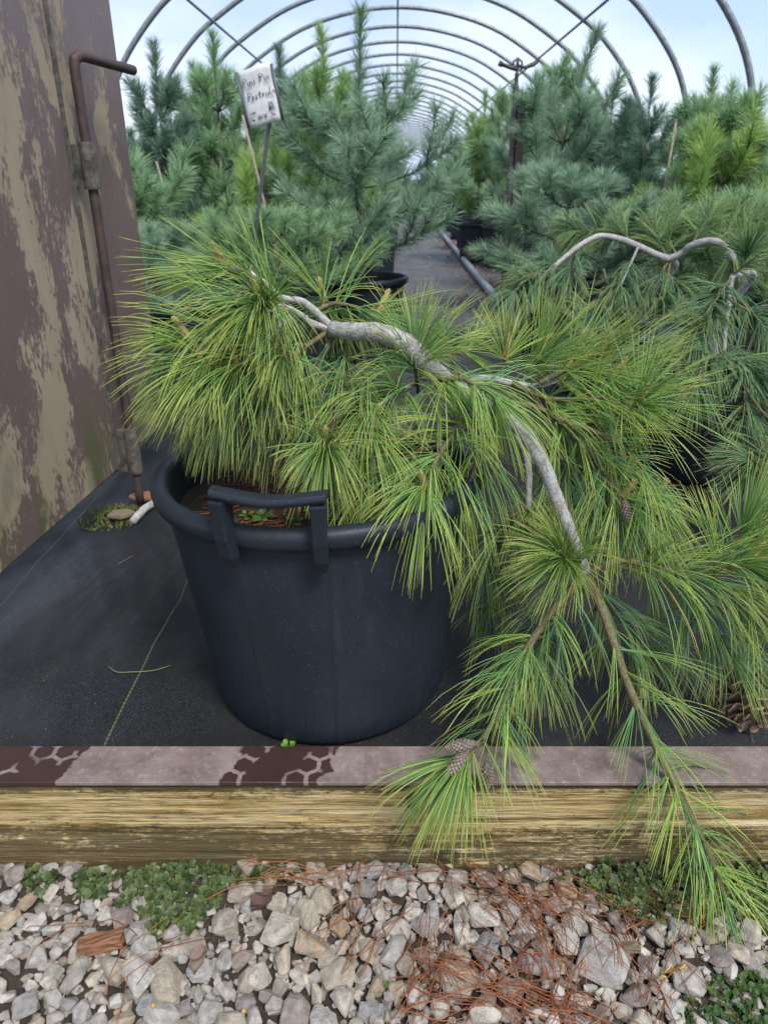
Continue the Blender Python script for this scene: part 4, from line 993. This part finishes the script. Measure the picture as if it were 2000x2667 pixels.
# rows further back
gl, gr_ = 'pines in the left rows behind', 'pines in the right rows behind'
KIND = {'narrow': 'slim dark blue-green', 'narrow2': 'slim mid-green', 'dark': 'bushy dark blue-green', 'medium': 'bushy mid-green', 'wide': 'wide-branched pale blue-green', 'yellow': 'bushy grass-green', 'leaning': 'leaning pale blue-green'}
def rowtree(var, side, p, H, wid):
    place_tree(var, p.x, p.y, H, KIND[var] + ' potted pine in the crowded rows %s of the path' % side, KIND[var] + ' pines %s of the path' % side, rr_.uniform(0, 6.28), wid=wid, potgroup='black pots %s of the path' % side, potlabel='plain black nursery pot in the crowded rows %s of the path' % side)
rr_ = random.Random(21)
for row in range(14):
    y = 5.6 + row * (.95 + .10 * row)
    for X in (-2.05, -1.45, -.85, -.25):
        if row == 0 and X > -.5: continue
        p = tun(X + rr_.gauss(0, .07), y + rr_.gauss(0, .12), 0)
        rowtree(rr_.choice(['narrow', 'narrow2', 'dark', 'medium', 'wide']), 'left', p, rr_.uniform(.75, 1.12) if y < 9 else rr_.uniform(.9, 1.3), .9)
    for X in (1.12, 1.62, 2.1):
        if y < 8.9 and X < 1.2: continue
        p = tun(X + rr_.gauss(0, .06), y + .2 + rr_.gauss(0, .12), 0)
        rowtree(rr_.choice(['narrow2', 'medium', 'yellow', 'dark', 'leaning']), 'right', p, rr_.uniform(.65, .95) if y < 9 else rr_.uniform(.85, 1.15), .85)

# two smaller weeping pines to the right of the big pot
DF = .7
PALW = ((.27, .41, .16), (.10, .25, .14), (.34, .28, .1))
PALY = ((.32, .46, .13), (.12, .27, .13), (.38, .34, .12))
def wpot(X, Y, label): return place_pot(X, Y, 1.0, label)
wpot(1.10, 2.42, 'black pot under the nearer weeping pine on the right')
wpot(1.02, 3.02, 'black pot under the farther weeping pine on the right')
wpot(1.58, 2.95, 'black pot between the weeping pines and the side posts')
base2 = Vector((1.10, 2.42, .36))
wp1 = empty('weeping_pine', base2, 0, 'nearer weeping pine on the right with hanging blue-green needle sprays', 'pine tree')
kw = dict(parent=wp1, org=base2, width=.0022, pal=PALW)
limb('trunk', [base2, base2 + Vector((-.02, 0, .12)), at(1960, 720, 2.35), at(1905, 720, 2.25)], .014, .008, BG, 30, wp1, 10, base2)
branch([(1905, 720, 2.25), (1898, 780, 2.22), (1888, 860, 2.16), (1885, 925, 2.10), (1892, 930, 2.1)], .008, .005, BG, .75, 120, .13, .6, bud=False, **kw)
branch([(1888, 925, 2.10), (1850, 935, 2.05), (1820, 975, 2.0), (1812, 1010, 1.98)], .005, .002, 'bark_twig', .1, 300, .145, .8, bud=False, **kw)
branch([(1892, 925, 2.10), (1930, 950, 2.06), (1940, 1010, 2.02), (1935, 1090, 1.98)], .005, .002, 'bark_twig', .1, 300, .145, .7, bud=False, **kw)
branch([(1905, 720, 2.25), (1870, 770, 2.2), (1840, 820, 2.16), (1800, 870, 2.12)], .004, .002, 'bark_twig', .1, 320, .14, .7, **kw)
branch([(1890, 790, 2.22), (1830, 860, 2.14), (1760, 920, 2.10), (1700, 960, 2.08)], .004, .002, 'bark_twig', .1, 300, .14, .7, bud=False, **kw)
branch([(1905, 720, 2.25), (1935, 690, 2.25), (1940, 670, 2.25)], .004, .002, 'bark_brown', .2, 420, .13, .4, tipn=30, **kw)
branch([(1892, 925, 2.1), (1960, 960, 2.05), (2050, 1040, 2.0)], .004, .002, 'bark_twig', .1, 320, .14, .7, bud=False, **kw)
branch([(2040, 1165, 1.9), (1990, 1195, 1.86), (1960, 1205, 1.84)], .004, .003, 'bark_twig', .2, 420, .14, .45, tipn=40, **kw)
branch([(1940, 1010, 2.0), (1990, 1080, 1.95), (2060, 1140, 1.92), (2040, 1165, 1.9)], .004, .003, 'bark_twig', .3, 250, .13, .6, bud=False, **kw)
branch([(1898, 780, 2.22), (1960, 820, 2.2), (2040, 900, 2.15)], .004, .002, 'bark_twig', .1, 320, .14, .7, bud=False, **kw)
for (x, y, dx, dz) in ((1955, 1215, -.1, -1), (1930, 1203, -1, -.1)):
    stick_on('cone', cone_me, at(x, y, 1.85) - base2, (dx, -.2, dz), wp1, 1.1)
base3 = Vector((1.02, 3.02, .36))
wp2 = empty('weeping_pine', base3, 0, 'farther weeping pine on the right with two bare arching grey branches', 'pine tree')
kw = dict(parent=wp2, org=base3, width=.0025, pal=PALY)
limb('trunk', [base3, base3 + Vector((.02, 0, .10)), at(1755, 700, 2.98), at(1738, 672, 2.95)], .016, .012, BG, 26, wp2, 10, base3)
kw2 = dict(parent=wp2, org=base3, width=.0025, pal=PALW)
branch([(1740, 675, 2.95), (1700, 660, 2.93), (1640, 632, 2.9), (1570, 614, 2.86), (1520, 632, 2.82), (1470, 670, 2.78), (1430, 705, 2.75), (1380, 745, 2.72)], .014, .006, BG, .8, 260, .14, .6, bud=False, **kw2)
branch([(1740, 675, 2.95), (1775, 660, 2.93), (1800, 640, 2.9), (1850, 628, 2.86), (1895, 645, 2.82), (1910, 680, 2.8)], .013, .014, BG, .85, 200, .13, .5, bud=False, **kw)
branch([(1660, 645, 2.9), (1640, 690, 2.86), (1615, 745, 2.82)], .005, .003, BG, .3, 250, .13, .7, bud=False, **kw2)
for k, pts in enumerate(([(1740, 680, 2.95), (1700, 740, 2.9), (1640, 800, 2.85), (1600, 850, 2.8)], [(1745, 680, 2.95), (1730, 760, 2.88), (1720, 850, 2.8), (1700, 900, 2.76)],
        [(1430, 705, 2.75), (1390, 715, 2.7), (1340, 760, 2.66)], [(1615, 745, 2.82), (1570, 790, 2.78), (1530, 840, 2.75)], [(1380, 745, 2.72), (1440, 800, 2.7), (1480, 860, 2.68)],
        [(1640, 800, 2.85), (1560, 830, 2.8), (1470, 850, 2.76)], [(1500, 645, 2.82), (1480, 720, 2.78), (1450, 790, 2.74)], [(1730, 700, 2.95), (1780, 780, 2.85), (1800, 850, 2.8)],
        [(1570, 700, 2.9), (1590, 780, 2.86), (1580, 880, 2.8), (1620, 960, 2.78)], [(1700, 800, 2.85), (1650, 900, 2.8), (1600, 1000, 2.76)])):
    branch(pts, .005, .002, 'bark_twig', .1, 260, .14, .8, bud=False, **kw2)
for k, pts in enumerate(([(1740, 675, 2.95), (1720, 640, 3.0), (1700, 600, 3.05)], [(1800, 640, 2.95), (1820, 600, 3.0), (1850, 560, 3.05)], [(1860, 628, 2.9), (1920, 590, 2.95), (1980, 570, 3.0)],
        [(1640, 632, 2.92), (1620, 610, 3.0), (1560, 600, 3.1), (1500, 600, 3.15)], [(1760, 665, 2.95), (1740, 610, 3.1), (1770, 570, 3.2)], [(1900, 650, 2.85), (1960, 660, 2.85), (2020, 690, 2.85)])):
    branch(pts, .005, .002, 'bark_twig', .1, 260, .13, .45, bud=(k % 2 == 0), **kw)

DF = 1.0
# ------------------------------------------------------------------ sprinkler, pipe, sign, canes
P = tun(.79, 5.45, 0)
spr = empty('sprinkler_post', (P.x, P.y, -.02), 0, 'dark sprinkler riser strapped to a post with an impact head on top', 'sprinkler')
ztop = at(1356, 215, P.y).z + .02
mb = MB(); bm = None
mb.box((-.001, -.024, 0), (.048, .024, ztop - .11)); mb.obj('post', M['post'], spr, smooth=False, color=False)
mb = MB(); mb.tube([(-.022, 0, 0), (-.022, 0, ztop * .5), (-.022, 0, ztop - .05)], .0205, 12); mb.obj('riser_pipe', M['dark_metal'], spr, color=False)
mb = MB(); V, F = lathe([(.0, ztop - .08), (.019, ztop - .08), (.019, ztop - .02), (.014, ztop - .012), (.011, ztop + .03), (.014, ztop + .034), (.014, ztop + .052), (.008, ztop + .058), (.008, ztop + .075), (.0, ztop + .078)], 14); mb.add(V + np.array([-.022, 0, 0]), F); mb.obj('nozzle_body', M['dark_metal'], spr, color=False)
zz = ztop + .075
HM = Matrix.Translation((-.022, 0, zz)) @ Matrix.Scale(1.55, 4) @ Matrix.Translation((.022, 0, -zz))
mb = MB(); mb.tube([(-.022, 0, zz), (-.045, -.004, zz + .004), (-.085, -.01, zz + .014)], [.010, .009, .007], 8); mb.tube([(-.085, -.01, zz + .014), (-.1, -.012, zz + .02)], [.010, .011], 8); mb.obj('nozzle', M['dark_metal'], spr, color=False).matrix_basis = HM
mb = MB(); mb.tube([(-.022, 0, zz + .012), (.01, .004, zz + .006), (.045, .008, zz + .018), (.062, .008, zz + .028)], [.006, .007, .009, .007], 8); mb.obj('impact_arm', M['dark_metal'], spr, color=False).matrix_basis = HM
mb = MB(); mb.tube([(-.040, 0, zz - .004), (-.040, 0, zz + .026), (-.022, 0, zz + .038), (-.004, 0, zz + .026), (-.004, 0, zz - .004)], .0045, 6); mb.tube([(-.022, 0, zz), (-.022, 0, zz + .04)], .006, 8); mb.obj('bridge', M['dark_metal'], spr, color=False).matrix_basis = HM
mb = MB()
pts = [tun(.815, y, .022 + .003 * math.sin(y * 1.3)) for y in np.linspace(3.4, 40, 40)]
mb.tube(pts, .037, 12); tag(mb.obj('irrigation_pipe', M['pipe'], color=False), 'straight grey irrigation pipe lying along the path', 'pipe')

SY = 3.30
sg = empty('plant_sign', at(676, 250, SY), 0, 'white handwritten plant sign tilted on a grey metal stake', 'sign')
sg.rotation_euler = (R(-4), R(-11), R(-6))
mb = MB(); nx_, nz_ = 9, 12; V = []
for i in range(nz_):
    for j in range(nx_):
        x = (j / (nx_ - 1) - .5) * .138; z = (i / (nz_ - 1) - .5) * .205; V.append((x, .004 * math.cos(j / (nx_ - 1) * 6.28) + .002 * math.sin(z * 40), z + .004 * math.sin(x * 50)))
F = [(i * nx_ + j, i * nx_ + j + 1, (i + 1) * nx_ + j + 1, (i + 1) * nx_ + j) for i in range(nz_ - 1) for j in range(nx_ - 1)]
mb.add(np.array(V), np.array(F)); pl_ = mb.obj('card', M['card'], sg, color=False); sm = pl_.modifiers.new('s', 'SOLIDIFY'); sm.thickness = .0015
for s_ in (-1, 1):
    mb = MB(); mb.tube([(s_ * .0725, .003, -.10), (s_ * .0725, .003, .098)], .0055, 6); mb.obj('card_holder_rail', M['stake'], sg, color=False)
GL = {'P': [[(0, 0), (.1, 1.2), (.5, 1.1), (.55, .75), (.1, .6)]], 'i': [[(.15, .55), (.2, 0)], [(.13, .8), (.15, .86)]], 'n': [[(0, 0), (.05, .5), (.1, .4), (.35, .5), (.4, 0)]], 'e': [[(0, .3), (.4, .35), (.3, .55), (.05, .45), (.05, .1), (.4, .05)]],
      's': [[(.4, .55), (.05, .45), (.35, .15), (0, 0)]], 't': [[(.25, 1), (.2, 0)], [(0, .65), (.45, .7)]], 'r': [[(.05, .55), (.05, 0), (.1, .4), (.4, .5)]], 'u': [[(0, .5), (.05, .05), (.35, .1), (.4, .5), (.42, 0)]], 'l': [[(.15, 1.2), (.1, 0), (.3, .05)]],
      'a': [[(.4, .5), (.05, .4), (.1, 0), (.4, .4), (.45, 0)]], 'c': [[(.4, .5), (.05, .35), (.1, 0), (.4, .05)]], 'o': [[(.2, .5), (0, .25), (.2, 0), (.4, .25), (.2, .5)]], '1': [[(.2, 1), (.2, 0)]], '4': [[(.3, 0), (.35, 1), (0, .4), (.5, .45)]], '6': [[(.4, 1), (.05, .4), (.25, 0), (.4, .3), (.1, .4)]],
      '/': [[(0, -.1), (.4, 1)]], '#': [[(.1, 0), (.2, 1)], [(.35, 0), (.45, 1)], [(0, .35), (.5, .4)], [(0, .65), (.55, .7)]], 'S': [[(.5, 1), (.1, .85), (.45, .4), (.05, .05)]], 'm': [[(0, 0), (.05, .5), (.2, .4), (.22, 0), (.3, .5), (.45, .4), (.48, 0)]], '5': [[(.45, 1), (.1, 1), (.08, .55), (.4, .5), (.3, .05), (0, .05)]], 'b': [[(.05, 1.1), (.05, 0), (.4, .1), (.35, .5), (.05, .4)]], '2': [[(0, .8), (.3, 1), (.4, .7), (0, 0), (.5, .05)]], ' ': []}
def write(txt, x0, z0, h, wdt, slope=.08):
    mb = MB(); x = x0
    for ch in txt:
        for st_ in GL[ch]:
            q = [Vector((x + a * h * .75, -.0075, z0 + b_ * h * .8 + (x - x0) * slope)) for a, b_ in st_]
            mb.tube(q, wdt, 4)
        x += h * .50 if ch not in 'il1' else h * .34
    return mb.obj('lettering', M['ink'], sg, color=False)
write('Pini Pin', -.054, .038, .032, .0016); write('Pestrula', -.045, -.012, .030, .0016); write('con', -.052, -.060, .018, .0013); write('Sm 14/16', -.054, -.085, .020, .0013); write('2bb', .030, -.040, .014, .0012); write('#15', .030, -.058, .018, .0015); write('Sm', .034, -.079, .016, .0012)
P0 = at(700, 318, SY + .01); P1 = at(660, 640, SY + .02)
dv = (P1 - P0).normalized(); P1 = P0 + dv * ((P0.z - .35) / -dv.z)
mb = MB(); q = [loc_ - Vector(sg.location) for loc_ in (P0 - dv * .03, P0.lerp(P1, .5), P1)]
mw = (Matrix.Translation(sg.location) @ sg.rotation_euler.to_matrix().to_4x4()).inverted()
mb.tube([mw @ (P0 - dv * .06 + Vector((0, .012, 0))), mw @ (P0.lerp(P1, .5) + Vector((0, .012, 0))), mw @ P1], .0085, 4); mb.obj('stake', M['stake'], sg, color=False, smooth=False)
def cane(x0, y0, x1, y1, Y, label, r=.006):
    a_, b_ = at(x0, y0, Y), at(x1, y1, Y); dv = (b_ - a_).normalized(); b_ = a_ + dv * ((a_.z - .36) / -dv.z)
    mb = MB(); mb.tube([(0, 0, 0), (b_ - a_) * .5, b_ - a_], r, 7); o = mb.obj('bamboo_cane', M['stick'], color=False); o.location = a_
    tag(o, label, 'cane')
cane(632, 300, 668, 445, 3.9, 'thin tan bamboo cane just left of the sign stake')
cane(1760, 318, 1738, 445, 4.2, 'pale bamboo cane in the bright yellow-green pine')
cane(1862, 235, 1848, 350, 4.55, 'pale bamboo cane beside the fan-tipped pine')
cane(408, 420, 425, 480, 4.4, 'pale bamboo cane in the narrow pine by the door')

# far bare trees beyond the tunnel's end
def bare_tree(seed, h):
    rg = random.Random(seed); mb = MB(); tw = MB()
    def grow(p, d, l, r_, lv):
        pts = [p]; dd = Vector(d)
        for q in range(4): dd = (dd + Vector((rg.gauss(0, .12), rg.gauss(0, .12), .05))).normalized(); pts.append(pts[-1] + dd * l / 4)
        (mb if lv < 2 else tw).tube(pts, [r_ * (1 - .4 * q / 4) for q in range(5)], 5 if lv < 2 else 3, caps=False)
        if lv < 4:
            for k in range(rg.randint(3, 4)):
                a = rg.uniform(0, 6.28); e = Vector((math.cos(a), math.sin(a), rg.uniform(.5, 1.3))).normalized()
                grow(pts[rg.randint(2, 4)], (dd * .5 + e).normalized(), l * rg.uniform(.55, .75), r_ * .5, lv + 1)
    grow(Vector((0, 0, 0)), (0, 0, 1), h * .38, h * .016, 0)
    return mb.mesh('trunk', M['bark_brown'], color=False), tw.mesh('crown', M['bark_twig'], color=False)
bt = [bare_tree(s_, 9) for s_ in (1, 2)]
for k, (x, y) in enumerate(((-14, 70), (-8, 78), (-3, 74), (1.5, 80), (4.5, 72), (9, 77), (15, 74), (21, 70), (-22, 72))):
    o = empty('bare_tree', (x, y, GZ - .05), k * 1.3, 'leafless brown tree beyond the far end of the tunnel', 'tree', 'bare trees beyond the tunnel')
    link('trunk', bt[k % 2][0], o); link('crown', bt[k % 2][1], o)

# ------------------------------------------------------------------ liverwort mats, dead needles and debris
def liverwort(name, pts, n, seed, label, pal=((.030, .052, .014), (.12, .165, .05)), size=(.0042, .0085)):
    rg = random.Random(seed); mb = MB(); k = 0; poly = [onz(x, y, GZ + .02) for x, y in pts]
    X0, X1 = min(p.x for p in poly), max(p.x for p in poly); Y0, Y1 = min(p.y for p in poly), max(p.y for p in poly)
    def inside(x, y):
        c = False; j = len(poly) - 1
        for i in range(len(poly)):
            if (poly[i].y > y) != (poly[j].y > y) and x < (poly[j].x - poly[i].x) * (y - poly[i].y) / (poly[j].y - poly[i].y) + poly[i].x: c = not c
            j = i
        return c
    while k < n:
        x, y = rg.uniform(X0, X1), min(rg.uniform(Y0, Y1), .918)
        if not inside(x, y) or float(vnoise(np.array([[x * 9, y * 9]]), seed, 2)[0]) < -.45: continue
        k += 1; r_ = rg.uniform(*size); z = gz(x, y) + rg.uniform(.003, .016) + .02 * max(0, (y - .87) / .05); m_ = 11; a0 = rg.uniform(0, 6.28); tl = Vector((rg.gauss(0, .4), rg.gauss(-.3, .35), 1)).normalized(); qt = Vector((0, 0, 1)).rotation_difference(tl)
        V = [Vector((0, 0, -.0015))]
        for rad_, dz in ((.55, .0), (1.0, .0012)):
            for j in range(m_):
                a = a0 + j * 6.283 / m_; lob = 1 + (.05 if j % 2 else -.05) * (rad_ > .6) + rg.gauss(0, .06)
                if j == 0: lob *= .5
                V.append(Vector((math.cos(a) * r_ * rad_ * lob, math.sin(a) * r_ * rad_ * lob, dz * (1 if j % 2 else -1) + (rad_ > .6) * .0012)))
        V = np.array([tuple(qt @ v + Vector((x, y, z))) for v in V])
        F3 = np.array([(0, 1 + j, 1 + (j + 1) % m_) for j in range(m_)]); F4 = np.array([(1 + j, 1 + m_ + j, 1 + m_ + (j + 1) % m_, 1 + (j + 1) % m_) for j in range(m_)])
        t = rg.random(); c = np.array(pal[0]) * (1 - t) + np.array(pal[1]) * t; cc = np.array([c * .75] + [c] * m_ + [c * 1.35] * m_)
        mb.add(V, [F3, F4], cc)
    o = mb.obj(name, M['leaf']); tag(o, label, 'liverwort', None, 'stuff'); return o
liverwort('liverwort_mat', [(190, 2280), (560, 2268), (600, 2300), (560, 2350), (500, 2420), (400, 2435), (360, 2360), (300, 2345), (200, 2320)], 620, 1, 'dark green liverwort mat at the foot of the beam below the wet patches')
liverwort('liverwort_mat', [(50, 2275), (150, 2275), (130, 2330), (80, 2330)], 50, 2, 'small liverwort scrap at the left foot of the beam')
liverwort('liverwort_mat', [(560, 2270), (780, 2275), (760, 2300), (600, 2298)], 60, 5, 'thin row of liverwort along the middle foot of the beam')
liverwort('liverwort_mat', [(1445, 2290), (1560, 2262), (2040, 2262), (2060, 2420), (1900, 2420), (1700, 2400), (1580, 2350), (1480, 2310)], 800, 3, 'broad liverwort mat under the drooping branch at the foot of the beam')
liverwort('liverwort_mat', [(1780, 2590), (1850, 2540), (2060, 2500), (2080, 2720), (1740, 2720)], 420, 4, 'small-leaved green patch on the gravel away from the beam', ((.03, .065, .014), (.085, .15, .035)), (.003, .006))

def flow(cx, cy, th, sx_, sy_, sth):
    P = onz(cx, cy, -.2)
    def f(rg): return P.x + rg.gauss(0, sx_), min(.90, P.y + rg.gauss(0, sy_)), th + rg.gauss(0, sth) + (math.pi if rg.random() < .5 else 0)
    return f
mb = MB()
for k, (cx, cy, th, a_, b_, s_, n) in enumerate(((1330, 2340, -.9, .05, .04, .35, 90), (1430, 2450, -1.1, .04, .05, .3, 90), (1640, 2370, 1.45, .02, .03, .2, 30), (1120, 2530, 1.3, .025, .03, .3, 60), (1290, 2580, -.5, .06, .02, .4, 110), (1450, 2600, .8, .06, .03, .8, 110), (1550, 2330, -.2, .10, .02, .4, 60), (690, 2300, .15, .06, .008, .25, 40), (920, 2370, 1.4, .012, .03, .3, 26), (970, 2450, 1.3, .02, .03, .4, 26), (450, 2430, 1.0, .03, .04, .5, 12), (250, 2400, .2, .02, .006, .2, 8), (1830, 2350, 0, .09, .03, .8, 60), (1700, 2480, 1.3, .05, .06, .7, 60), (1000, 2280, 0.05, .10, .006, .2, 22), (300, 2600, 1.2, .03, .03, .5, 10), (1320, 2640, -.4, .06, .02, .5, 60))):
    litter(mb, int(n * .48), flow(cx, cy, th, a_ * .85, b_ * .85, s_), hgt, 50 + k, (.05, .12), .0016, ((.24, .065, .025), (.42, .17, .06)), .002)
dn = mb.obj('dead_needles', M['dry']); tag(dn, 'scattered rust-red dead pine needles lying over the gravel stones', 'needles', None, 'stuff')

# chips and leaves
def chip(name, x, y, l, wdt, h, rz, mt, label, cat, zoff=.0, seed=1, tilt=0):
    P = onz(x, y, -.195); rg = random.Random(seed); bm = bmesh.new(); bmesh.ops.create_cube(bm, size=1)
    bmesh.ops.scale(bm, vec=(l, wdt, h), verts=bm.verts); bmesh.ops.subdivide_edges(bm, edges=bm.edges, cuts=2, use_grid_fill=True)
    for v in bm.verts: v.co += Vector((rg.gauss(0, l * .03), rg.gauss(0, wdt * .05), rg.gauss(0, h * .08)))
    bmesh.ops.bevel(bm, geom=[e for e in bm.edges if e.is_manifold and e.calc_face_angle(0) > .8], offset=h * .08, segments=1, affect='EDGES')
    me = bpy.data.meshes.new(name); bm.to_mesh(me); bm.free(); o = link(name, me, None, mt)
    o.location = (P.x, P.y, hgt(P.x, P.y) + h * .3 + zoff); o.rotation_euler = (R(-18), tilt, rz); return tag(o, label, cat)
m, nt, b = mat('brown_chip'); co = objco(nt); n1 = noise(nt, co, 1, 6, .65, .3, (40, 260, 260))
lk(nt, ramp(nt, n1, (.3, (.075, .030, .014)), (.5, (.20, .085, .038)), (.75, (.36, .19, .10))), b.inputs['Base Color']); b.inputs['Roughness'].default_value = .75; bump(nt, b, n1, .7, .003); M['chip'] = m
m, nt, b = mat('grey_chip'); co = objco(nt); n1 = noise(nt, co, 1, 6, .65, .3, (40, 260, 260))
lk(nt, ramp(nt, n1, (.3, (.07, .05, .03)), (.7, (.22, .17, .10))), b.inputs['Base Color']); b.inputs['Roughness'].default_value = .85; M['chip2'] = m
chip('wood_chip', 262, 2448, .070, .026, .020, R(16), M['chip'], 'reddish brown split wood chip lying on the gravel', 'wood chip')
chip('wood_chip', 1632, 2478, .034, .017, .010, R(2), M['chip2'], 'small square greyish wood chip among the dead needles', 'wood chip', seed=4)
def dead_leaf(x, y, s_, seed, label, col=(.10, .06, .045)):
    P = onz(x, y, -.195); rg = random.Random(seed); mb = MB(); n = 13; V = []
    for i in range(n):
        for j in range(n):
            u, v = (i / (n - 1) - .5) * 2, (j / (n - 1) - .5) * 2; ww = (1 - abs(u) ** 1.8) * (1 + .18 * math.sin(9 * u))
            V.append((u * s_, v * ww * s_ * .7, s_ * (.28 * v * v + .16 * math.sin(4 * u + 2 * v + seed) + .10 * math.sin(9 * u * v + 3))))
    F = [(i * n + j, i * n + j + 1, (i + 1) * n + j + 1, (i + 1) * n + j) for i in range(n - 1) for j in range(n - 1)]
    mb.add(np.array(V), np.array(F), np.array(col)); o = mb.obj('dead_leaf', M['soft']); o.location = (P.x, P.y, hgt(P.x, P.y) + s_ * .25); o.rotation_euler = (R(-15), 0, rg.uniform(0, 6)); tag(o, label, 'leaf')
dead_leaf(688, 2345, .026, 1, 'curled dark brown dead leaf above the large tan stones')
dead_leaf(520, 2505, .022, 3, 'pale brown cupped dead leaf between grey stones', (.20, .14, .11))
dead_leaf(1560, 2640, .022, 5, 'brown dead leaf under rust-red needles', (.13, .085, .06))
mb = MB()
V, F = lathe([(0, -.0035), (.0026, -.0026), (.0036, 0), (.0026, .0026), (0, .0035)], 12); mb.add(V, F, np.array((.45, .28, .06))); pel = mb.mesh('fertiliser_pellet', M['soft'])
for (x, y) in ((398, 2612), (633, 2617)):
    P = onz(x, y, -.185); o = link('fertiliser_pellet', pel); o.location = (P.x, P.y, hgt(P.x, P.y) + .004); tag(o, 'small round yellow pellet resting on the gravel', 'pellet', 'yellow pellets on the gravel')
# dry cedar sprig
mb = MB(); rg_ = np.random.RandomState(5); pth = [Vector((0, 0, 0)), Vector((.02, .004, .003)), Vector((.045, .0, .002))]
dress(mb, smooth_path(pth, 10), .0, 500, 2, .012, (25, 50), .1, .0022, ((.42, .26, .08), (.5, .34, .13)), 3, 2, False, 6, tipcol=(.5, .36, .15))
o = mb.obj('dry_sprig', M['dry']); P = onz(1715, 2545, -.19); o.location = (P.x, P.y, hgt(P.x, P.y) + .004); o.rotation_euler = (0, 0, .4); tag(o, 'short straw-yellow dry sprig on the gravel', 'sprig')

# open pine cone on the cloth at the right
oc = cone_mesh('open_pine_cone', .095, .042, 70, 1.0, 4, (.13, .085, .055), (.26, .185, .13))
o = link('open_pine_cone', oc); P = onz(1985, 1915, .02); o.scale = (1.2, 1.2, 1.2); o.location = (P.x, P.y + .03, .026); o.rotation_euler = (R(-72), R(20), R(15)); tag(o, 'open brown pine cone lying on the black cloth', 'pine cone')
# single needles on the cloth
def lone(name, pts, r_, col, label, z=-.016):
    mb = MB(); P = [onz(x, y, z + .002) for x, y in pts]; o0 = P[0].copy(); mb.tube([p - o0 for p in smooth_path(P, 16)], r_, 4, np.array(col)); o = mb.obj(name, M['dry']); o.location = o0; tag(o, label, 'needle')
lone('fallen_needle', [(283, 1735), (305, 1750), (345, 1750), (400, 1746), (445, 1733)], .0011, (.20, .21, .07), 'long curved greenish needle crossing the tracer yarn on the cloth', -.012)
lone('fallen_needle', [(308, 1470), (325, 1460), (347, 1447)], .0011, (.22, .10, .06), 'short rusty needle on the black cloth left of the pot', -.012)
lone('fallen_needle', [(1952, 1870), (1952, 1900), (1960, 1935)], .001, (.26, .09, .05), 'rusty needle beside the open pine cone', -.015)

# debris round the bolt's foot
P = onz(275, 1345, -.014)
mb = MB(); rg = random.Random(8)
for k in range(420):
    a = rg.uniform(0, 6.28); q = math.sqrt(rg.random()); x, y = q * .10 * math.cos(a) + .02, q * .10 * math.sin(a)
    hh_ = rg.uniform(.006, .02) * (1.2 - q * .7); c = np.array((.10, .13, .025)) + np.array((.16, .13, .02)) * rg.random()
    lean_ = Vector((rg.gauss(0, .6), rg.gauss(0, .6), 1)).normalized() * hh_
    mb.tube([(x, y, 0), (x + lean_.x * .5, y + lean_.y * .5, lean_.z * .7), (x + lean_.x * 1.3, y + lean_.y * 1.3, lean_.z)], [.0016, .0016, .0006], 3, c, caps=False)
o = mb.obj('moss_tuft', M['leaf']); o.location = (P.x, P.y, -.016); tag(o, 'yellow-green moss tuft on the cloth around the bolt foot', 'moss', None, 'stuff')
def bark_disc(x, y, r_, rz, label, tilt, mt='chip2'):
    P = onz(x, y, .0); bm = bmesh.new(); rg = random.Random(int(x))
    vs = [bm.verts.new((math.cos(a) * r_ * rg.uniform(.85, 1.1), math.sin(a) * r_ * .62 * rg.uniform(.85, 1.1), 0)) for a in [k * 6.283 / 14 for k in range(14)]]
    f = bm.faces.new(vs); e = bmesh.ops.extrude_face_region(bm, geom=[f]); bmesh.ops.translate(bm, vec=(0, 0, .008), verts=[q for q in e['geom'] if isinstance(q, bmesh.types.BMVert)])
    bmesh.ops.bevel(bm, geom=list(bm.edges), offset=.002, segments=2, affect='EDGES'); bmesh.ops.recalc_face_normals(bm, faces=bm.faces)
    me = bpy.data.meshes.new('bark_piece'); bm.to_mesh(me); bm.free(); o = link('bark_piece', me, None, M[mt]); o.location = (P.x, P.y, .0); o.rotation_euler = (R(tilt), R(4), rz); tag(o, label, 'bark')
bark_disc(318, 1342, .040, .5, 'oval greyish bark piece on the moss tuft', 8); bark_disc(378, 1295, .045, .2, 'flat reddish bark piece behind the bolt foot', 4, 'chip')
mb = MB(); a_, b_ = onz(345, 1352, .006), onz(405, 1298, .008); mb.tube([Vector((0, 0, 0)), (b_ - a_) * .5 + Vector((0, 0, .006)), (b_ - a_) * .8, b_ - a_], [.011, .012, .012, .009], 8); o = mb.obj('broken_stick', M['bark_grey'], color=False); o.location = a_ + Vector((0, 0, -.008)); tag(o, 'short pale broken stick beside the bolt foot', 'stick')
# leaf litter along the pipe
mb = MB(); rg = random.Random(77)
for k in range(900):
    y = 4.6 + 9 * rg.random() ** 1.3; x = .83 + rg.gauss(.05, .12); p = tun(x, y, -.014); s_ = rg.uniform(.012, .03); a = rg.uniform(0, 6.28); d1 = Vector((math.cos(a), math.sin(a), rg.gauss(0, .35))) * s_; d2 = Vector((-math.sin(a), math.cos(a), rg.gauss(0, .35))) * s_ * .45
    c = np.array((.16, .075, .035)) + np.array((.18, .10, .06)) * rg.random(); p = p + Vector((0, 0, s_ * .4))
    mb.add(np.array([tuple(p - d1), tuple(p + d2), tuple(p + d1), tuple(p - d2)]), np.array([(0, 1, 2, 3)]), c)
tag(mb.obj('leaf_litter', M['dry']), 'rust-brown leaf litter gathered along the grey pipe on the path', 'leaves', None, 'stuff')
bpy.context.view_layer.update()
